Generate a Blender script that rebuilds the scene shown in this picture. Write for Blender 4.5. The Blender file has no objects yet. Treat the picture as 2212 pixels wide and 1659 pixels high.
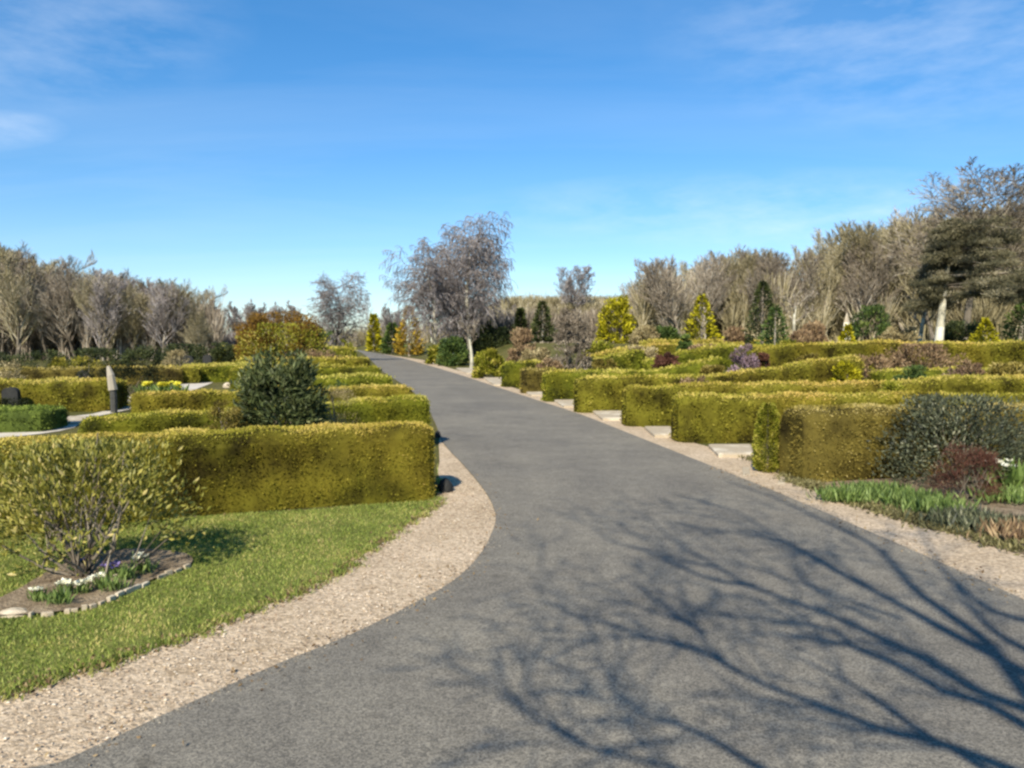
import bpy, math, random
import numpy as np
rad = math.radians
S = bpy.context.scene
COL = S.collection
RNG = np.random.default_rng(7)

# ------------------------------------------------------------------ camera
F = 1640.0; W2, H2 = 2212.0, 1659.0; CAMZ = 1.6; PITCH = math.atan(89.5 / F)
cd = bpy.data.cameras.new("camera"); cam = bpy.data.objects.new("camera", cd); COL.objects.link(cam)
cam.location = (0, 0, CAMZ); cam.rotation_euler = (math.pi / 2 - PITCH, 0, 0)
cd.sensor_width = 36; cd.lens = 36 * F / W2; cd.clip_start = 0.05; cd.clip_end = 5000
S.camera = cam
S.view_settings.view_transform = 'Standard'; S.view_settings.look = 'None'
S.view_settings.gamma = 1; S.view_settings.exposure = 1.03
S.cycles.filter_width = 2.6
S.cycles.transparent_max_bounces = 8

# ------------------------------------------------------------------ sun and sky
SUN_EL = 38.0
SH = np.array([0.27, 0.963]); SH /= np.linalg.norm(SH)       # the way shadows fall on the ground
KS = 1 / math.tan(rad(SUN_EL))
sd = bpy.data.lights.new("sun", 'SUN'); sun = bpy.data.objects.new("sun", sd); COL.objects.link(sun)
sd.energy = 3.8; sd.angle = rad(0.5); sd.color = (1.0, 0.92, 0.78)
from mathutils import Vector
sv = Vector((SH[0] * math.cos(rad(SUN_EL)), SH[1] * math.cos(rad(SUN_EL)), -math.sin(rad(SUN_EL))))
sun.rotation_euler = sv.to_track_quat('-Z', 'Y').to_euler()
w = bpy.data.worlds.new("World"); S.world = w; w.use_nodes = True
nt = w.node_tree; N = nt.nodes; LK = nt.links
for n in list(N): N.remove(n)
out = N.new('ShaderNodeOutputWorld'); bg = N.new('ShaderNodeBackground'); sky = N.new('ShaderNodeTexSky')
sky.sky_type = 'NISHITA'; sky.sun_disc = False; sky.sun_elevation = rad(SUN_EL)
sky.sun_rotation = math.atan2(-SH[0], -SH[1]); sky.air_density = 1.0; sky.dust_density = 0.1; sky.ozone_density = 2.2
bg.inputs['Strength'].default_value = 0.083
hs = N.new('ShaderNodeHueSaturation'); hs.inputs['Saturation'].default_value = 1.36; hs.inputs['Value'].default_value = 1.0
LK.new(sky.outputs[0], hs.inputs['Color'])
tz = N.new('ShaderNodeTexCoord'); sz_ = N.new('ShaderNodeSeparateXYZ'); LK.new(tz.outputs['Generated'], sz_.inputs[0])
rz_ = N.new('ShaderNodeValToRGB'); LK.new(sz_.outputs[2], rz_.inputs[0]); ce = rz_.color_ramp; ce.elements[0].position = 0; ce.elements[0].color = (.60, .70, .92, 1); ce.elements[1].position = .5; ce.elements[1].color = (1.14, 1.08, 1.06, 1)
em = ce.elements.new(.20); em.color = (.90, .90, .94, 1)
ml = N.new('ShaderNodeMixRGB'); ml.blend_type = 'MULTIPLY'; ml.inputs[0].default_value = 1; LK.new(hs.outputs[0], ml.inputs[1]); LK.new(rz_.outputs[0], ml.inputs[2])
# thin high cirrus, laid out by direction: project the direction on a high flat layer
tc = N.new('ShaderNodeTexCoord'); sep = N.new('ShaderNodeSeparateXYZ'); LK.new(tc.outputs['Generated'], sep.inputs[0])
def mth(op, a, b=None, clamp=False):
    m = N.new('ShaderNodeMath'); m.operation = op; m.use_clamp = clamp
    for i, x in enumerate((a, b)):
        if x is None: continue
        if isinstance(x, (int, float)): m.inputs[i].default_value = x
        else: LK.new(x, m.inputs[i])
    return m.outputs[0]
zz = mth('ADD', mth('MAXIMUM', sep.outputs[2], 0.0), 0.12)
cx = mth('DIVIDE', sep.outputs[0], zz); cy = mth('DIVIDE', sep.outputs[1], zz)
cmb = N.new('ShaderNodeCombineXYZ'); LK.new(cx, cmb.inputs[0]); LK.new(cy, cmb.inputs[1])
mp = N.new('ShaderNodeMapping'); mp.inputs['Rotation'].default_value = (0, 0, rad(-28)); mp.inputs['Scale'].default_value = (0.35, 1.25, 1)
LK.new(cmb.outputs[0], mp.inputs[0])
nz = N.new('ShaderNodeTexNoise'); nz.inputs['Scale'].default_value = 1.15; nz.inputs['Detail'].default_value = 7; nz.inputs['Roughness'].default_value = 0.55; nz.inputs['Distortion'].default_value = 0.7
LK.new(mp.outputs[0], nz.inputs['Vector'])
rp = N.new('ShaderNodeMapRange'); rp.inputs[1].default_value = 0.47; rp.inputs[2].default_value = 0.80; rp.inputs[3].default_value = 0; rp.inputs[4].default_value = 0.55
LK.new(nz.outputs[0], rp.inputs[0])
def patch(cxv, czv, rx, rz, amt):           # a cirrus patch: centre as direction (x/y, z/y)
    ax = mth('DIVIDE', mth('SUBTRACT', mth('DIVIDE', sep.outputs[0], mth('MAXIMUM', sep.outputs[1], .05)), cxv), rx)
    az = mth('DIVIDE', mth('SUBTRACT', mth('DIVIDE', sep.outputs[2], mth('MAXIMUM', sep.outputs[1], .05)), czv), rz)
    d = mth('ADD', mth('MULTIPLY', ax, ax), mth('MULTIPLY', az, az))
    return mth('MULTIPLY', mth('SUBTRACT', 1.0, d, True), amt)
nz2 = N.new('ShaderNodeTexNoise'); nz2.inputs['Scale'].default_value = 9; nz2.inputs['Detail'].default_value = 6; nz2.inputs['Roughness'].default_value = .6
mp2 = N.new('ShaderNodeMapping'); mp2.inputs['Rotation'].default_value = (0, rad(20), 0); mp2.inputs['Scale'].default_value = (1, 1, 3.2)
LK.new(tc.outputs['Generated'], mp2.inputs[0]); LK.new(mp2.outputs[0], nz2.inputs['Vector'])
r2 = N.new('ShaderNodeMapRange'); r2.inputs[1].default_value = .38; r2.inputs[2].default_value = .72; LK.new(nz2.outputs[0], r2.inputs[0])
pp = mth('ADD', mth('ADD', patch(.52, .40, .36, .15, .22), patch(-.70, .275, .13, .03, .32)), mth('ADD', patch(.45, .17, .55, .06, .30), patch(-.62, .40, .3, .12, .2)))
cl = mth('ADD', mth('MULTIPLY', rp.outputs[0], .16), mth('MULTIPLY', pp, r2.outputs[0]), True)
mx = N.new('ShaderNodeMixRGB'); mx.inputs[2].default_value = (6.6, 7.1, 7.6, 1)
LK.new(cl, mx.inputs[0]); LK.new(ml.outputs[0], mx.inputs[1]); LK.new(mx.outputs[0], bg.inputs['Color'])
LK.new(bg.outputs[0], out.inputs[0])

# ------------------------------------------------------------------ geometry helpers
def ss(x):
    x = np.clip(x, 0, 1); return x * x * (3 - 2 * x)
def gp(u, v, z=0.0):                                          # a traced spot on the level ground
    dy = math.cos(PITCH) * F + (H2 / 2 - v) * math.sin(PITCH); dz = -math.sin(PITCH) * F + (H2 / 2 - v) * math.cos(PITCH)
    t = (z - CAMZ) / dz; return np.array([t * (u - W2 / 2), t * dy])
def at(u, Y, v=740.0):
    dy = math.cos(PITCH) * F + (H2 / 2 - v) * math.sin(PITCH); dz = -math.sin(PITCH) * F + (H2 / 2 - v) * math.cos(PITCH)
    t = Y / dy; return t * (u - W2 / 2), CAMZ + t * dz
def hgt(v, Y): return at(0, Y, v)[1]
R_EDGE = [(2212,1300),(1950,1183),(1700,1075),(1560,1018),(1460,978),(1360,938),(1250,895),(1150,862),(1050,829),(980,806),(920,788),(870,774),(825,765),(796,760),(772,756),(742,753)]
L_EDGE = [(130,1655),(400,1530),(600,1440),(760,1375),(900,1305),(980,1258),(1030,1210),(1060,1160),(1070,1112),(1045,1060),(1000,1005),(955,955),(940,915),(915,870),(885,842),(850,818),(820,798),(805,782),(790,768),(778,761),(766,757),(740,754)]
def smooth(pts, n=4):
    pts = np.array(pts, float); P = np.vstack([2 * pts[0] - pts[1], pts, 2 * pts[-1] - pts[-2]]); o = []
    for i in range(1, len(P) - 2):
        for k in range(n):
            t = k / n; a, b, c, d = P[i-1], P[i], P[i+1], P[i+2]
            o.append(.5 * ((2*b) + (-a+c)*t + (2*a-5*b+4*c-d)*t*t + (-a+3*b-3*c+d)*t**3))
    o.append(P[-2]); return np.array(o)
Rg = smooth([gp(*p) for p in R_EDGE]); Lg = smooth([gp(*p) for p in L_EDGE])
def redge(Y): return np.interp(Y, Rg[:, 1], Rg[:, 0])
def T(X, Y):                                                  # lie of the land
    X = np.asarray(X, float); Y = np.asarray(Y, float)
    z = ss((X - redge(Y) - 2.2) / 6) * (0.72 * ss((Y - 13.5) / 8) + 0.85 * ss((Y - 30) / 24))
    z = z + 5.0 * ss((Y - 82) / 30) * ss((X + 9) / 9)
    return z
def mat(name, stops, rough=.75, trans=.0, scale=None, spec=.3, bump=None, nstr=.5, patch=None, attr=True):
    m = bpy.data.materials.new(name); m.use_nodes = True; t = m.node_tree; n = t.nodes; l = t.links
    p = n['Principled BSDF']; p.inputs['Roughness'].default_value = rough; p.inputs['Specular IOR Level'].default_value = spec
    r = n.new('ShaderNodeValToRGB'); cr = r.color_ramp
    while len(cr.elements) > 1: cr.elements.remove(cr.elements[-1])
    for i, (q, c) in enumerate(stops):
        e = cr.elements[0] if i == 0 else cr.elements.new(q)
        e.position = q; e.color = (*c, 1)
    g = n.new('ShaderNodeNewGeometry')
    nzz = n.new('ShaderNodeTexNoise'); nzz.inputs['Scale'].default_value = scale or 1.5; nzz.inputs['Detail'].default_value = 5; nzz.inputs['Roughness'].default_value = .6
    l.new(g.outputs['Position'], nzz.inputs['Vector'])
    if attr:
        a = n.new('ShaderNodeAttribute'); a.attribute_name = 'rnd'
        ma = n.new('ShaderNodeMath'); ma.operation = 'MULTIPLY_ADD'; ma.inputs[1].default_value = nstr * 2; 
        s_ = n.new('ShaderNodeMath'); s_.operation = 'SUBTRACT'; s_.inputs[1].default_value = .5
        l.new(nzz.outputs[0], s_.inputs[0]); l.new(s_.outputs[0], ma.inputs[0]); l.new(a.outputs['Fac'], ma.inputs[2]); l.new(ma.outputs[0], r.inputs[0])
    else: l.new(nzz.outputs[0], r.inputs[0])
    colr = r.outputs[0]
    if patch:
        n3 = n.new('ShaderNodeTexNoise'); n3.inputs['Scale'].default_value = patch[1]; n3.inputs['Detail'].default_value = 4; l.new(g.outputs['Position'], n3.inputs['Vector'])
        m3 = n.new('ShaderNodeMapRange'); m3.inputs[1].default_value = .46; m3.inputs[2].default_value = .64; m3.inputs[4].default_value = patch[2]; l.new(n3.outputs[0], m3.inputs[0])
        x3 = n.new('ShaderNodeMixRGB'); x3.blend_type = 'MULTIPLY'; x3.inputs[2].default_value = (*patch[0], 1); l.new(m3.outputs[0], x3.inputs[0]); l.new(r.outputs[0], x3.inputs[1]); colr = x3.outputs[0]
    l.new(colr, p.inputs['Base Color'])
    if trans:
        tr = n.new('ShaderNodeBsdfTranslucent'); mix = n.new('ShaderNodeMixShader'); mix.inputs[0].default_value = trans
        l.new(colr, tr.inputs[0]); l.new(p.outputs[0], mix.inputs[1]); l.new(tr.outputs[0], mix.inputs[2]); l.new(mix.outputs[0], n['Material Output'].inputs[0])
    if bump:
        b = n.new('ShaderNodeBump'); b.inputs['Strength'].default_value = bump[1]; b.inputs['Distance'].default_value = .02
        nb = n.new('ShaderNodeTexNoise'); nb.inputs['Scale'].default_value = bump[0]; nb.inputs['Detail'].default_value = 6
        l.new(g.outputs['Position'], nb.inputs['Vector']); l.new(nb.outputs[0], b.inputs['Height']); l.new(b.outputs[0], p.inputs['Normal'])
    return m
def mesh(name, V, polys, mats, rnd=None, midx=None, smooth_=False):
    """polys: list of (n,k) index arrays"""
    me = bpy.data.meshes.new(name); V = np.asarray(V, np.float32)
    me.vertices.add(len(V)); me.vertices.foreach_set('co', V.ravel())
    polys = [np.asarray(p, np.int32) for p in polys if len(p)]
    tot = np.concatenate([np.full(len(p), p.shape[1], np.int32) for p in polys]); idx = np.concatenate([p.ravel() for p in polys])
    me.loops.add(len(idx)); me.loops.foreach_set('vertex_index', idx)
    me.polygons.add(len(tot)); st = np.zeros(len(tot), np.int32); st[1:] = np.cumsum(tot)[:-1]
    me.polygons.foreach_set('loop_start', st); me.polygons.foreach_set('loop_total', tot)
    if midx is not None: me.polygons.foreach_set('material_index', np.asarray(midx, np.int32))
    me.polygons.foreach_set('use_smooth', np.full(len(tot), bool(smooth_)))
    for m in (mats if isinstance(mats, (list, tuple)) else [mats]): me.materials.append(m)
    if rnd is None: rnd = RNG.random(len(tot))
    a = me.attributes.new('rnd', 'FLOAT', 'FACE'); a.data.foreach_set('value', np.asarray(rnd, np.float32))
    me.update(calc_edges=True); me.validate(); return me
def link(name, me, parent=None, loc=None, label=None, cat=None, group=None, kind=None):
    o = bpy.data.objects.new(name, me); COL.objects.link(o)
    if loc is not None: o.location = loc
    if parent: o.parent = parent
    if label: o['label'] = label
    if cat: o['category'] = cat
    if group: o['group'] = group
    if kind: o['kind'] = kind
    return o
class B:                                                      # collects geometry for ONE mesh
    def __init__(s): s.V = []; s.P = []; s.r = []; s.m = []; s.n = 0
    def add(s, V, P, r=None, m=0):
        V = np.asarray(V, float).reshape(-1, 3); P = np.asarray(P, int)
        if not len(P): return
        s.V.append(V); s.P.append(P + s.n); s.n += len(V)
        s.r.append(RNG.random(len(P)) if r is None else np.broadcast_to(np.asarray(r, float), (len(P),))); s.m.append(np.full(len(P), m))
    def mesh(s, name, mats, smooth_=False):
        V = np.vstack(s.V); return mesh(name, V, s.P, mats, np.concatenate(s.r), np.concatenate(s.m), smooth_)
def rndunit(n):
    v = RNG.normal(size=(n, 3)); return v / np.linalg.norm(v, axis=1, keepdims=True)
def leaves(b, P, size, aspect=.45, A=None, spread=1.0, r=None, m=0, jitter=.35):
    """diamond leaves at points P, axis A (n,3) blended with random; slightly folded"""
    n = len(P)
    if not n: return
    a = rndunit(n) * spread
    if A is not None: a = a + A
    a /= np.linalg.norm(a, axis=1, keepdims=True) + 1e-9
    q = np.cross(a, rndunit(n)); q /= np.linalg.norm(q, axis=1, keepdims=True) + 1e-9
    nn = np.cross(a, q)
    s = (np.asarray(size) * (1 + jitter * (RNG.random(n) * 2 - 1))).reshape(-1, 1)
    V = np.stack([P, P + a * s * .5 + q * s * aspect * .5 + nn * s * .08, P + a * s, P + a * s * .5 - q * s * aspect * .5 + nn * s * .08], 1)
    b.add(V, np.arange(4 * n).reshape(n, 4), RNG.random(n) if r is None else r, m)
def tubes(b, p0, p1, r0, r1, k=3, r=None, m=0):
    p0 = np.asarray(p0, float); p1 = np.asarray(p1, float); n = len(p0)
    if not n: return
    d = p1 - p0; d /= np.linalg.norm(d, axis=1, keepdims=True) + 1e-9
    h = np.where(np.abs(d[:, 2:3]) > .9, np.array([[1., 0, 0]]), np.array([[0, 0, 1.]]))
    x = np.cross(d, h); x /= np.linalg.norm(x, axis=1, keepdims=True); y = np.cross(d, x)
    an = np.arange(k) * 2 * np.pi / k; c = np.cos(an)[None, :, None]; s_ = np.sin(an)[None, :, None]
    ring = x[:, None] * c + y[:, None] * s_
    V = np.concatenate([p0[:, None] + ring * np.reshape(r0, (-1, 1, 1)), p1[:, None] + ring * np.reshape(r1, (-1, 1, 1))], 1)
    i = np.arange(k); j = (i + 1) % k
    Fc = np.stack([i, j, j + k, i + k], 1)[None] + (np.arange(n) * 2 * k)[:, None, None]
    rr = np.repeat(RNG.random(n) if r is None else np.broadcast_to(r, (n,)), k)
    b.add(V, Fc.reshape(-1, 4), rr, m)
def blobnoise(P, seed=0, sc=1.0):
    r = np.random.default_rng(seed); o = np.zeros(len(P))
    for f, a in ((1, .5), (2.1, .3), (4.3, .2)):
        for _ in range(3):
            k = r.normal(size=3) * f * sc; o += a / 3 * np.sin(P @ k + r.random() * 6.28)
    return o * 1.6

# ------------------------------------------------------------------ materials
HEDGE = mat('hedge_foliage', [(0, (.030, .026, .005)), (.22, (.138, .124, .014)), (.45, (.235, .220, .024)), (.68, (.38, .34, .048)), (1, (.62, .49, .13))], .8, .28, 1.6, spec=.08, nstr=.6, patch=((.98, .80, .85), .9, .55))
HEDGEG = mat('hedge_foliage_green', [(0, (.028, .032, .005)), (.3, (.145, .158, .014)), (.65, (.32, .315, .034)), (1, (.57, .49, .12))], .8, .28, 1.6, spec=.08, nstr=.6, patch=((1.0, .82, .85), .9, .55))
HEDGEB = mat('hedge_foliage_brown', [(0, (.035, .027, .008)), (.35, (.16, .125, .026)), (.7, (.30, .24, .055)), (1, (.50, .40, .15))], .8, .25, 1.6, spec=.08, nstr=.75)
YLEAF = mat('yellow_green_leaf', [(0, (.07, .075, .015)), (.45, (.22, .21, .035)), (.8, (.40, .35, .08)), (1, (.50, .40, .16))], .5, .25, 3, nstr=.3)
DLEAF = mat('dark_green_leaf', [(0, (.022, .030, .010)), (.5, (.075, .095, .030)), (.85, (.15, .17, .06)), (1, (.27, .27, .12))], .55, .15, 3, spec=.25, nstr=.35)
GREY = mat('grey_green_leaf', [(0, (.025, .030, .018)), (.5, (.075, .085, .045)), (.85, (.16, .17, .09)), (1, (.30, .29, .18))], .5, .15, 3, nstr=.3)
GREEN = mat('fresh_green_leaf', [(0, (.05, .085, .022)), (.5, (.14, .21, .045)), (1, (.30, .38, .12))], .55, .3, 3, nstr=.3)
GOLD = mat('gold_foliage', [(0, (.14, .085, .010)), (.5, (.36, .23, .015)), (1, (.58, .42, .05))], .6, .2, 1, nstr=.3)
LIME = mat('yellow_conifer_foliage', [(0, (.06, .06, .006)), (.35, (.22, .20, .010)), (.7, (.46, .40, .014)), (1, (.64, .57, .04))], .7, .2, 2.5, spec=.1, nstr=.8)
COPPER = mat('copper_foliage', [(0, (.05, .025, .006)), (.5, (.19, .10, .010)), (1, (.36, .22, .03))], .65, .15, 1, nstr=.4)
CONIF = mat('dark_conifer_foliage', [(0, (.016, .026, .008)), (.5, (.045, .058, .014)), (1, (.10, .11, .028))], .65, .1, 1, nstr=.3)
SHADE = mat('shade_black_foliage', [(0, (.006, .008, .004)), (.5, (.018, .022, .010)), (1, (.05, .055, .025))], .8, .05, 1, spec=.05, nstr=.3)  # deep shade of the hedge gaps put into a leaf colour
CONIFG = mat('green_conifer_foliage', [(0, (.02, .04, .01)), (.5, (.06, .10, .018)), (1, (.15, .19, .035))], .65, .1, 1, nstr=.3)
CEDAR = mat('cedar_foliage', [(0, (.025, .026, .014)), (.5, (.085, .080, .038)), (.85, (.19, .165, .085)), (1, (.34, .30, .19))], .65, .1, .6, nstr=.4)
HEATH = mat('brown_heather', [(0, (.10, .06, .035)), (.5, (.23, .15, .075)), (1, (.40, .29, .16))], .8, .1, 1.5, nstr=.35)
TAN = mat('tan_heather', [(0, (.12, .09, .04)), (.5, (.30, .24, .11)), (1, (.48, .40, .22))], .8, .1, 1.5, nstr=.35)
PINK = mat('pink_heather', [(0, (.13, .08, .05)), (.5, (.29, .20, .13)), (1, (.48, .36, .27))], .7, .15, 1.5, nstr=.3)
PURP = mat('purple_heather', [(0, (.10, .065, .06)), (.5, (.22, .15, .165)), (1, (.44, .31, .38))], .7, .15, 1.5, nstr=.3)
RED = mat('red_brown_twig', [(0, (.035, .012, .008)), (.5, (.10, .038, .022)), (1, (.21, .10, .06))], .7, .1, 2, nstr=.3)
WHITE = mat('white_petal', [(0, (.75, .72, .50)), (1, (.85, .84, .72))], .5, .2)
YPET = mat('yellow_petal', [(0, (.70, .60, .03)), (1, (.80, .75, .10))], .5, .2)
VPET = mat('violet_petal', [(0, (.10, .07, .22)), (1, (.30, .24, .48))], .5, .2)
BARK = mat('grey_brown_bark', [(0, (.08, .065, .045)), (.5, (.20, .165, .12)), (1, (.34, .30, .23))], .85, 0, 2, nstr=.3)
TWIG = mat('bare_twig', [(0, (.075, .06, .04)), (.4, (.175, .14, .10)), (.75, (.26, .215, .155)), (1, (.42, .37, .29))], .85, 0, .12, nstr=1.1)
TWIGO = mat('olive_bare_twig', [(0, (.09, .075, .035)), (.4, (.215, .18, .09)), (.75, (.31, .265, .15)), (1, (.47, .41, .28))], .85, 0, .12, nstr=1.1)
TWIGP = mat('purple_grey_twig', [(0, (.10, .085, .075)), (.5, (.22, .185, .165)), (1, (.46, .42, .39))], .85, 0, .4, nstr=.5)
BIRT = mat('birch_twig', [(0, (.09, .075, .065)), (.5, (.19, .16, .145)), (1, (.34, .31, .29))], .85, 0, .4, nstr=.5)
PALE = mat('pale_birch_bark', [(0, (.20, .18, .12)), (.5, (.42, .39, .29)), (1, (.64, .61, .48))], .8, 0, 3, nstr=.8)
DBARK = mat('dark_stem', [(0, (.05, .04, .028)), (.5, (.13, .105, .075)), (1, (.26, .22, .16))], .8, 0, 4, nstr=.5)
LOWG = mat('low_green_foliage', [(0, (.05, .07, .015)), (.4, (.20, .26, .045)), (.8, (.37, .42, .10)), (1, (.50, .50, .18))], .8, .25, 1.2, spec=.08, nstr=.4)
STONE = mat('pale_stone', [(0, (.40, .33, .23)), (.4, (.60, .53, .40)), (.7, (.74, .68, .55)), (1, (.82, .78, .68))], .85, 0, 3, nstr=1.1, bump=(40, .4))
DSTONE = mat('dark_stone', [(0, (.02, .02, .018)), (1, (.06, .058, .05))], .8, 0, 9, nstr=.6, bump=(30, .5))
GRASSM = mat('grass_blade', [(0, (.085, .115, .018)), (.4, (.21, .28, .045)), (.7, (.36, .40, .085)), (1, (.50, .42, .15))], .6, .3, 2.0, nstr=.85)
PEB = mat('pebble', [(0, (.26, .18, .12)), (.4, (.46, .36, .25)), (.75, (.56, .46, .33)), (1, (.66, .57, .44))], .8, 0, 2, nstr=.3)

def ground_mat(name, layers, rough=.95, bumps=()):
    """layers: list of (scale, lo, hi, stops) multiplied/mixed noise colours; first is base"""
    m = bpy.data.materials.new(name); m.use_nodes = True; t = m.node_tree; n = t.nodes; l = t.links
    p = n['Principled BSDF']; p.inputs['Roughness'].default_value = rough; p.inputs['Specular IOR Level'].default_value = .12
    g = n.new('ShaderNodeNewGeometry'); cur = None
    for (kind, sc, lo, hi, c1, c2, amt) in layers:
        if kind == 'v':
            x = n.new('ShaderNodeTexVoronoi'); x.inputs['Scale'].default_value = sc; src = x.outputs['Color']
            bw = n.new('ShaderNodeSeparateXYZ'); l.new(src, bw.inputs[0]); src = bw.outputs[0]
        else:
            x = n.new('ShaderNodeTexNoise'); x.inputs['Scale'].default_value = sc; x.inputs['Detail'].default_value = 6; x.inputs['Roughness'].default_value = .6; src = x.outputs[0]
        l.new(g.outputs['Position'], x.inputs['Vector'])
        mr = n.new('ShaderNodeMapRange'); mr.inputs[1].default_value = lo; mr.inputs[2].default_value = hi; l.new(src, mr.inputs[0])
        mc = n.new('ShaderNodeMixRGB'); l.new(mr.outputs[0], mc.inputs[0])
        mc.inputs[1].default_value = (*c1, 1); mc.inputs[2].default_value = (*c2, 1)
        if cur is None: cur = mc.outputs[0]
        else:
            mm = n.new('ShaderNodeMixRGB'); mm.blend_type = 'MULTIPLY' if amt > 0 else 'MIX'; mm.inputs[0].default_value = abs(amt)
            l.new(cur, mm.inputs[1]); l.new(mc.outputs[0], mm.inputs[2])
            if amt < 0: l.new(mr.outputs[0], mm.inputs[0]); mm.inputs[2].default_value = (*c2, 1); l.remove(mm.inputs[2].links[0])
            cur = mm.outputs[0]
    l.new(cur, p.inputs['Base Color']); prev = None
    for sc, st, dist in bumps:
        nb = n.new('ShaderNodeTexNoise'); nb.inputs['Scale'].default_value = sc; nb.inputs['Detail'].default_value = 6; l.new(g.outputs['Position'], nb.inputs['Vector'])
        b = n.new('ShaderNodeBump'); b.inputs['Strength'].default_value = st; b.inputs['Distance'].default_value = dist; l.new(nb.outputs[0], b.inputs['Height'])
        if prev: l.new(prev, b.inputs['Normal'])
        prev = b.outputs[0]
    if prev: l.new(prev, p.inputs['Normal'])
    return m
W1 = (1, 1, 1)
ASPH = ground_mat('asphalt', [('n', .45, .3, .7, (.185, .172, .145), (.262, .240, .192), 0), ('n', 1.7, .40, .62, (.82, .82, .84), W1, .8), ('n', 3.1, .62, .70, W1, (.70, .69, .68), .6), ('n', 9, .35, .65, (.80, .80, .80), W1, .8), ('v', 130, 0, 1, (.45, .45, .46), (1.5, 1.46, 1.38), .8), ('n', 300, .35, .65, (.7, .7, .7), (1.15, 1.15, 1.15), .8)], .85, ((140, .55, .008), (25, .25, .01)))
GRAV = ground_mat('gravel', [('n', 1.2, .3, .7, (.46, .37, .255), (.58, .48, .35), 0), ('v', 55, 0, 1, (.55, .50, .45), (1.2, 1.15, 1.1), .9), ('n', 4, .58, .75, W1, (.62, .55, .42), .6)], .95, ((60, .8, .02),))
LAWN = ground_mat('lawn_soil', [('n', 2.5, .3, .7, (.12, .14, .03), (.23, .24, .06), 0), ('n', 30, .3, .7, (.6, .6, .6), W1, .8), ('n', 5, .6, .78, W1, (.9, .75, .45), .8)], .95, ((60, .8, .02),))
SOIL = ground_mat('soil', [('n', 6, .3, .7, (.17, .12, .07), (.42, .33, .22), 0), ('n', 40, .3, .7, (.5, .5, .5), W1, .8)], .95, ((50, 1, .03),))
GRND = ground_mat('rough_ground', [('n', .25, .35, .65, (.10, .105, .025), (.20, .17, .06), 0), ('n', 1.5, .3, .7, (.55, .55, .5), W1, .8), ('n', 12, .3, .7, (.6, .6, .6), W1, .8)], .95, ((20, 1, .05),))
SAND = ground_mat('pale_path', [('n', 2, .3, .7, (.50, .44, .34), (.66, .60, .50), 0), ('n', 25, .3, .7, (.75, .75, .75), W1, .7)], .95, ((60, .5, .01),))

# ------------------------------------------------------------------ the ground
def axis(lim, near, step, g):
    a = [0.0]
    while a[-1] < lim: a.append(a[-1] + (step if a[-1] < near else step * (1 + (a[-1] - near) * g)))
    return np.array(a)
xa = axis(1500, 18, .5, .12); xs = np.concatenate([-xa[:0:-1], xa]); ya = axis(2500, 50, .5, .09); ys = np.concatenate([-axis(200, 4, 1, .3)[:0:-1], ya])
gx, gy = np.meshgrid(xs, ys); gz = T(gx, gy)
nx, ny = len(xs), len(ys); ii = np.arange(nx * ny).reshape(ny, nx)
me = mesh('ground', np.stack([gx, gy, gz], 2).reshape(-1, 3), [np.stack([ii[:-1, :-1], ii[:-1, 1:], ii[1:, 1:], ii[1:, :-1]], 2).reshape(-1, 4)], GRND, smooth_=True)
link('ground', me, kind='structure')
def sheet(name, pts, z, m):
    me = bpy.data.meshes.new(name); me.from_pydata([(p[0], p[1], z) for p in pts], [], [list(range(len(pts)))]); me.materials.append(m)
    if me.polygons[0].normal.z < 0: me.flip_normals()
    return link(name, me, kind='structure')
road = np.vstack([np.array([[-12, -1.0], [-6, 1.0], [-3.2, 2.2]]), Lg, Rg[::-1], np.array([[3.05, 3.6], [2.7, 2.2], [2.0, .6], [.6, -1.0], [-2, -3], [-9, -6], [-14, -7]])])
sheet('road', road, .016, ASPH)
V_IN = [(0,1500),(130,1470),(250,1432),(430,1370),(600,1300),(700,1256),(780,1210),(860,1150),(925,1105),(945,1080),(950,1020),(948,962)]
Vg = smooth([gp(*p) for p in V_IN], 3)
rs = np.random.default_rng(3)
Vg[:-3] += rs.normal(0, .018, (len(Vg) - 3, 2))
vleft = np.vstack([np.array([[-12, -.9], [-6, 1.1], [-3.2, 2.3]]), Lg[:46] + 0.0, Vg[::-1], np.array([[-3.4, 3.15], [-6, 2.2], [-12, 0.2]])])
sheet('gravel_verge', vleft, .008, GRAV)
# raised kerb of fine gravel under the near hedge end and right hand verge
W_OUT = [(2212,1199),(2008,1143),(1875,1106),(1780,1072),(1700,1040),(1640,1002),(1560,974),(1470,950),(1360,915),(1250,882),(1130,845),(1040,815),(960,792),(915,778)]
Wg = smooth([gp(*p) for p in W_OUT], 3)
Wg[:18] += rs.normal(0, .03, (18, 2))
vr = np.vstack([Rg[:-2], Wg[::-1], np.array([[4.2, 3.2], [3.6, 1.0], [2.2, -1.2], [0, -3.2], [-1, -2.6], [.6, -1.0], [2.0, .6], [2.7, 2.2], [3.05, 3.6]])])
sheet('gravel_verge', vr, .010, GRAV)
lawn = np.vstack([Vg[:-2], np.array([gp(945, 1075), gp(700, 1100), [-2.9, 6.95], [-4.2, 6.2], [-8, 4.6], [-14, 3]]), np.array([[-12, .2], [-6, 2.2], [-3.4, 3.15]])])
sheet('lawn', lawn, .004, LAWN)
BED = [(-150,1345),(76,1332),(194,1315),(270,1284),(341,1252),(412,1224),(400,1200),(300,1190),(200,1200),(130,1226),(97,1243),(0,1297),(-150,1325)]
bedg = np.array([gp(*p) for p in BED]); sheet('soil', smooth(bedg, 3), .020, SOIL)
rbed = np.vstack([Wg[:16] + np.array([.0, .0]), np.array([[3.2, 9.6], [5, 10.8], [14, 11.5], [14, 2], [5, 1]])])
sheet('soil', rbed, .004, SOIL)
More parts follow.
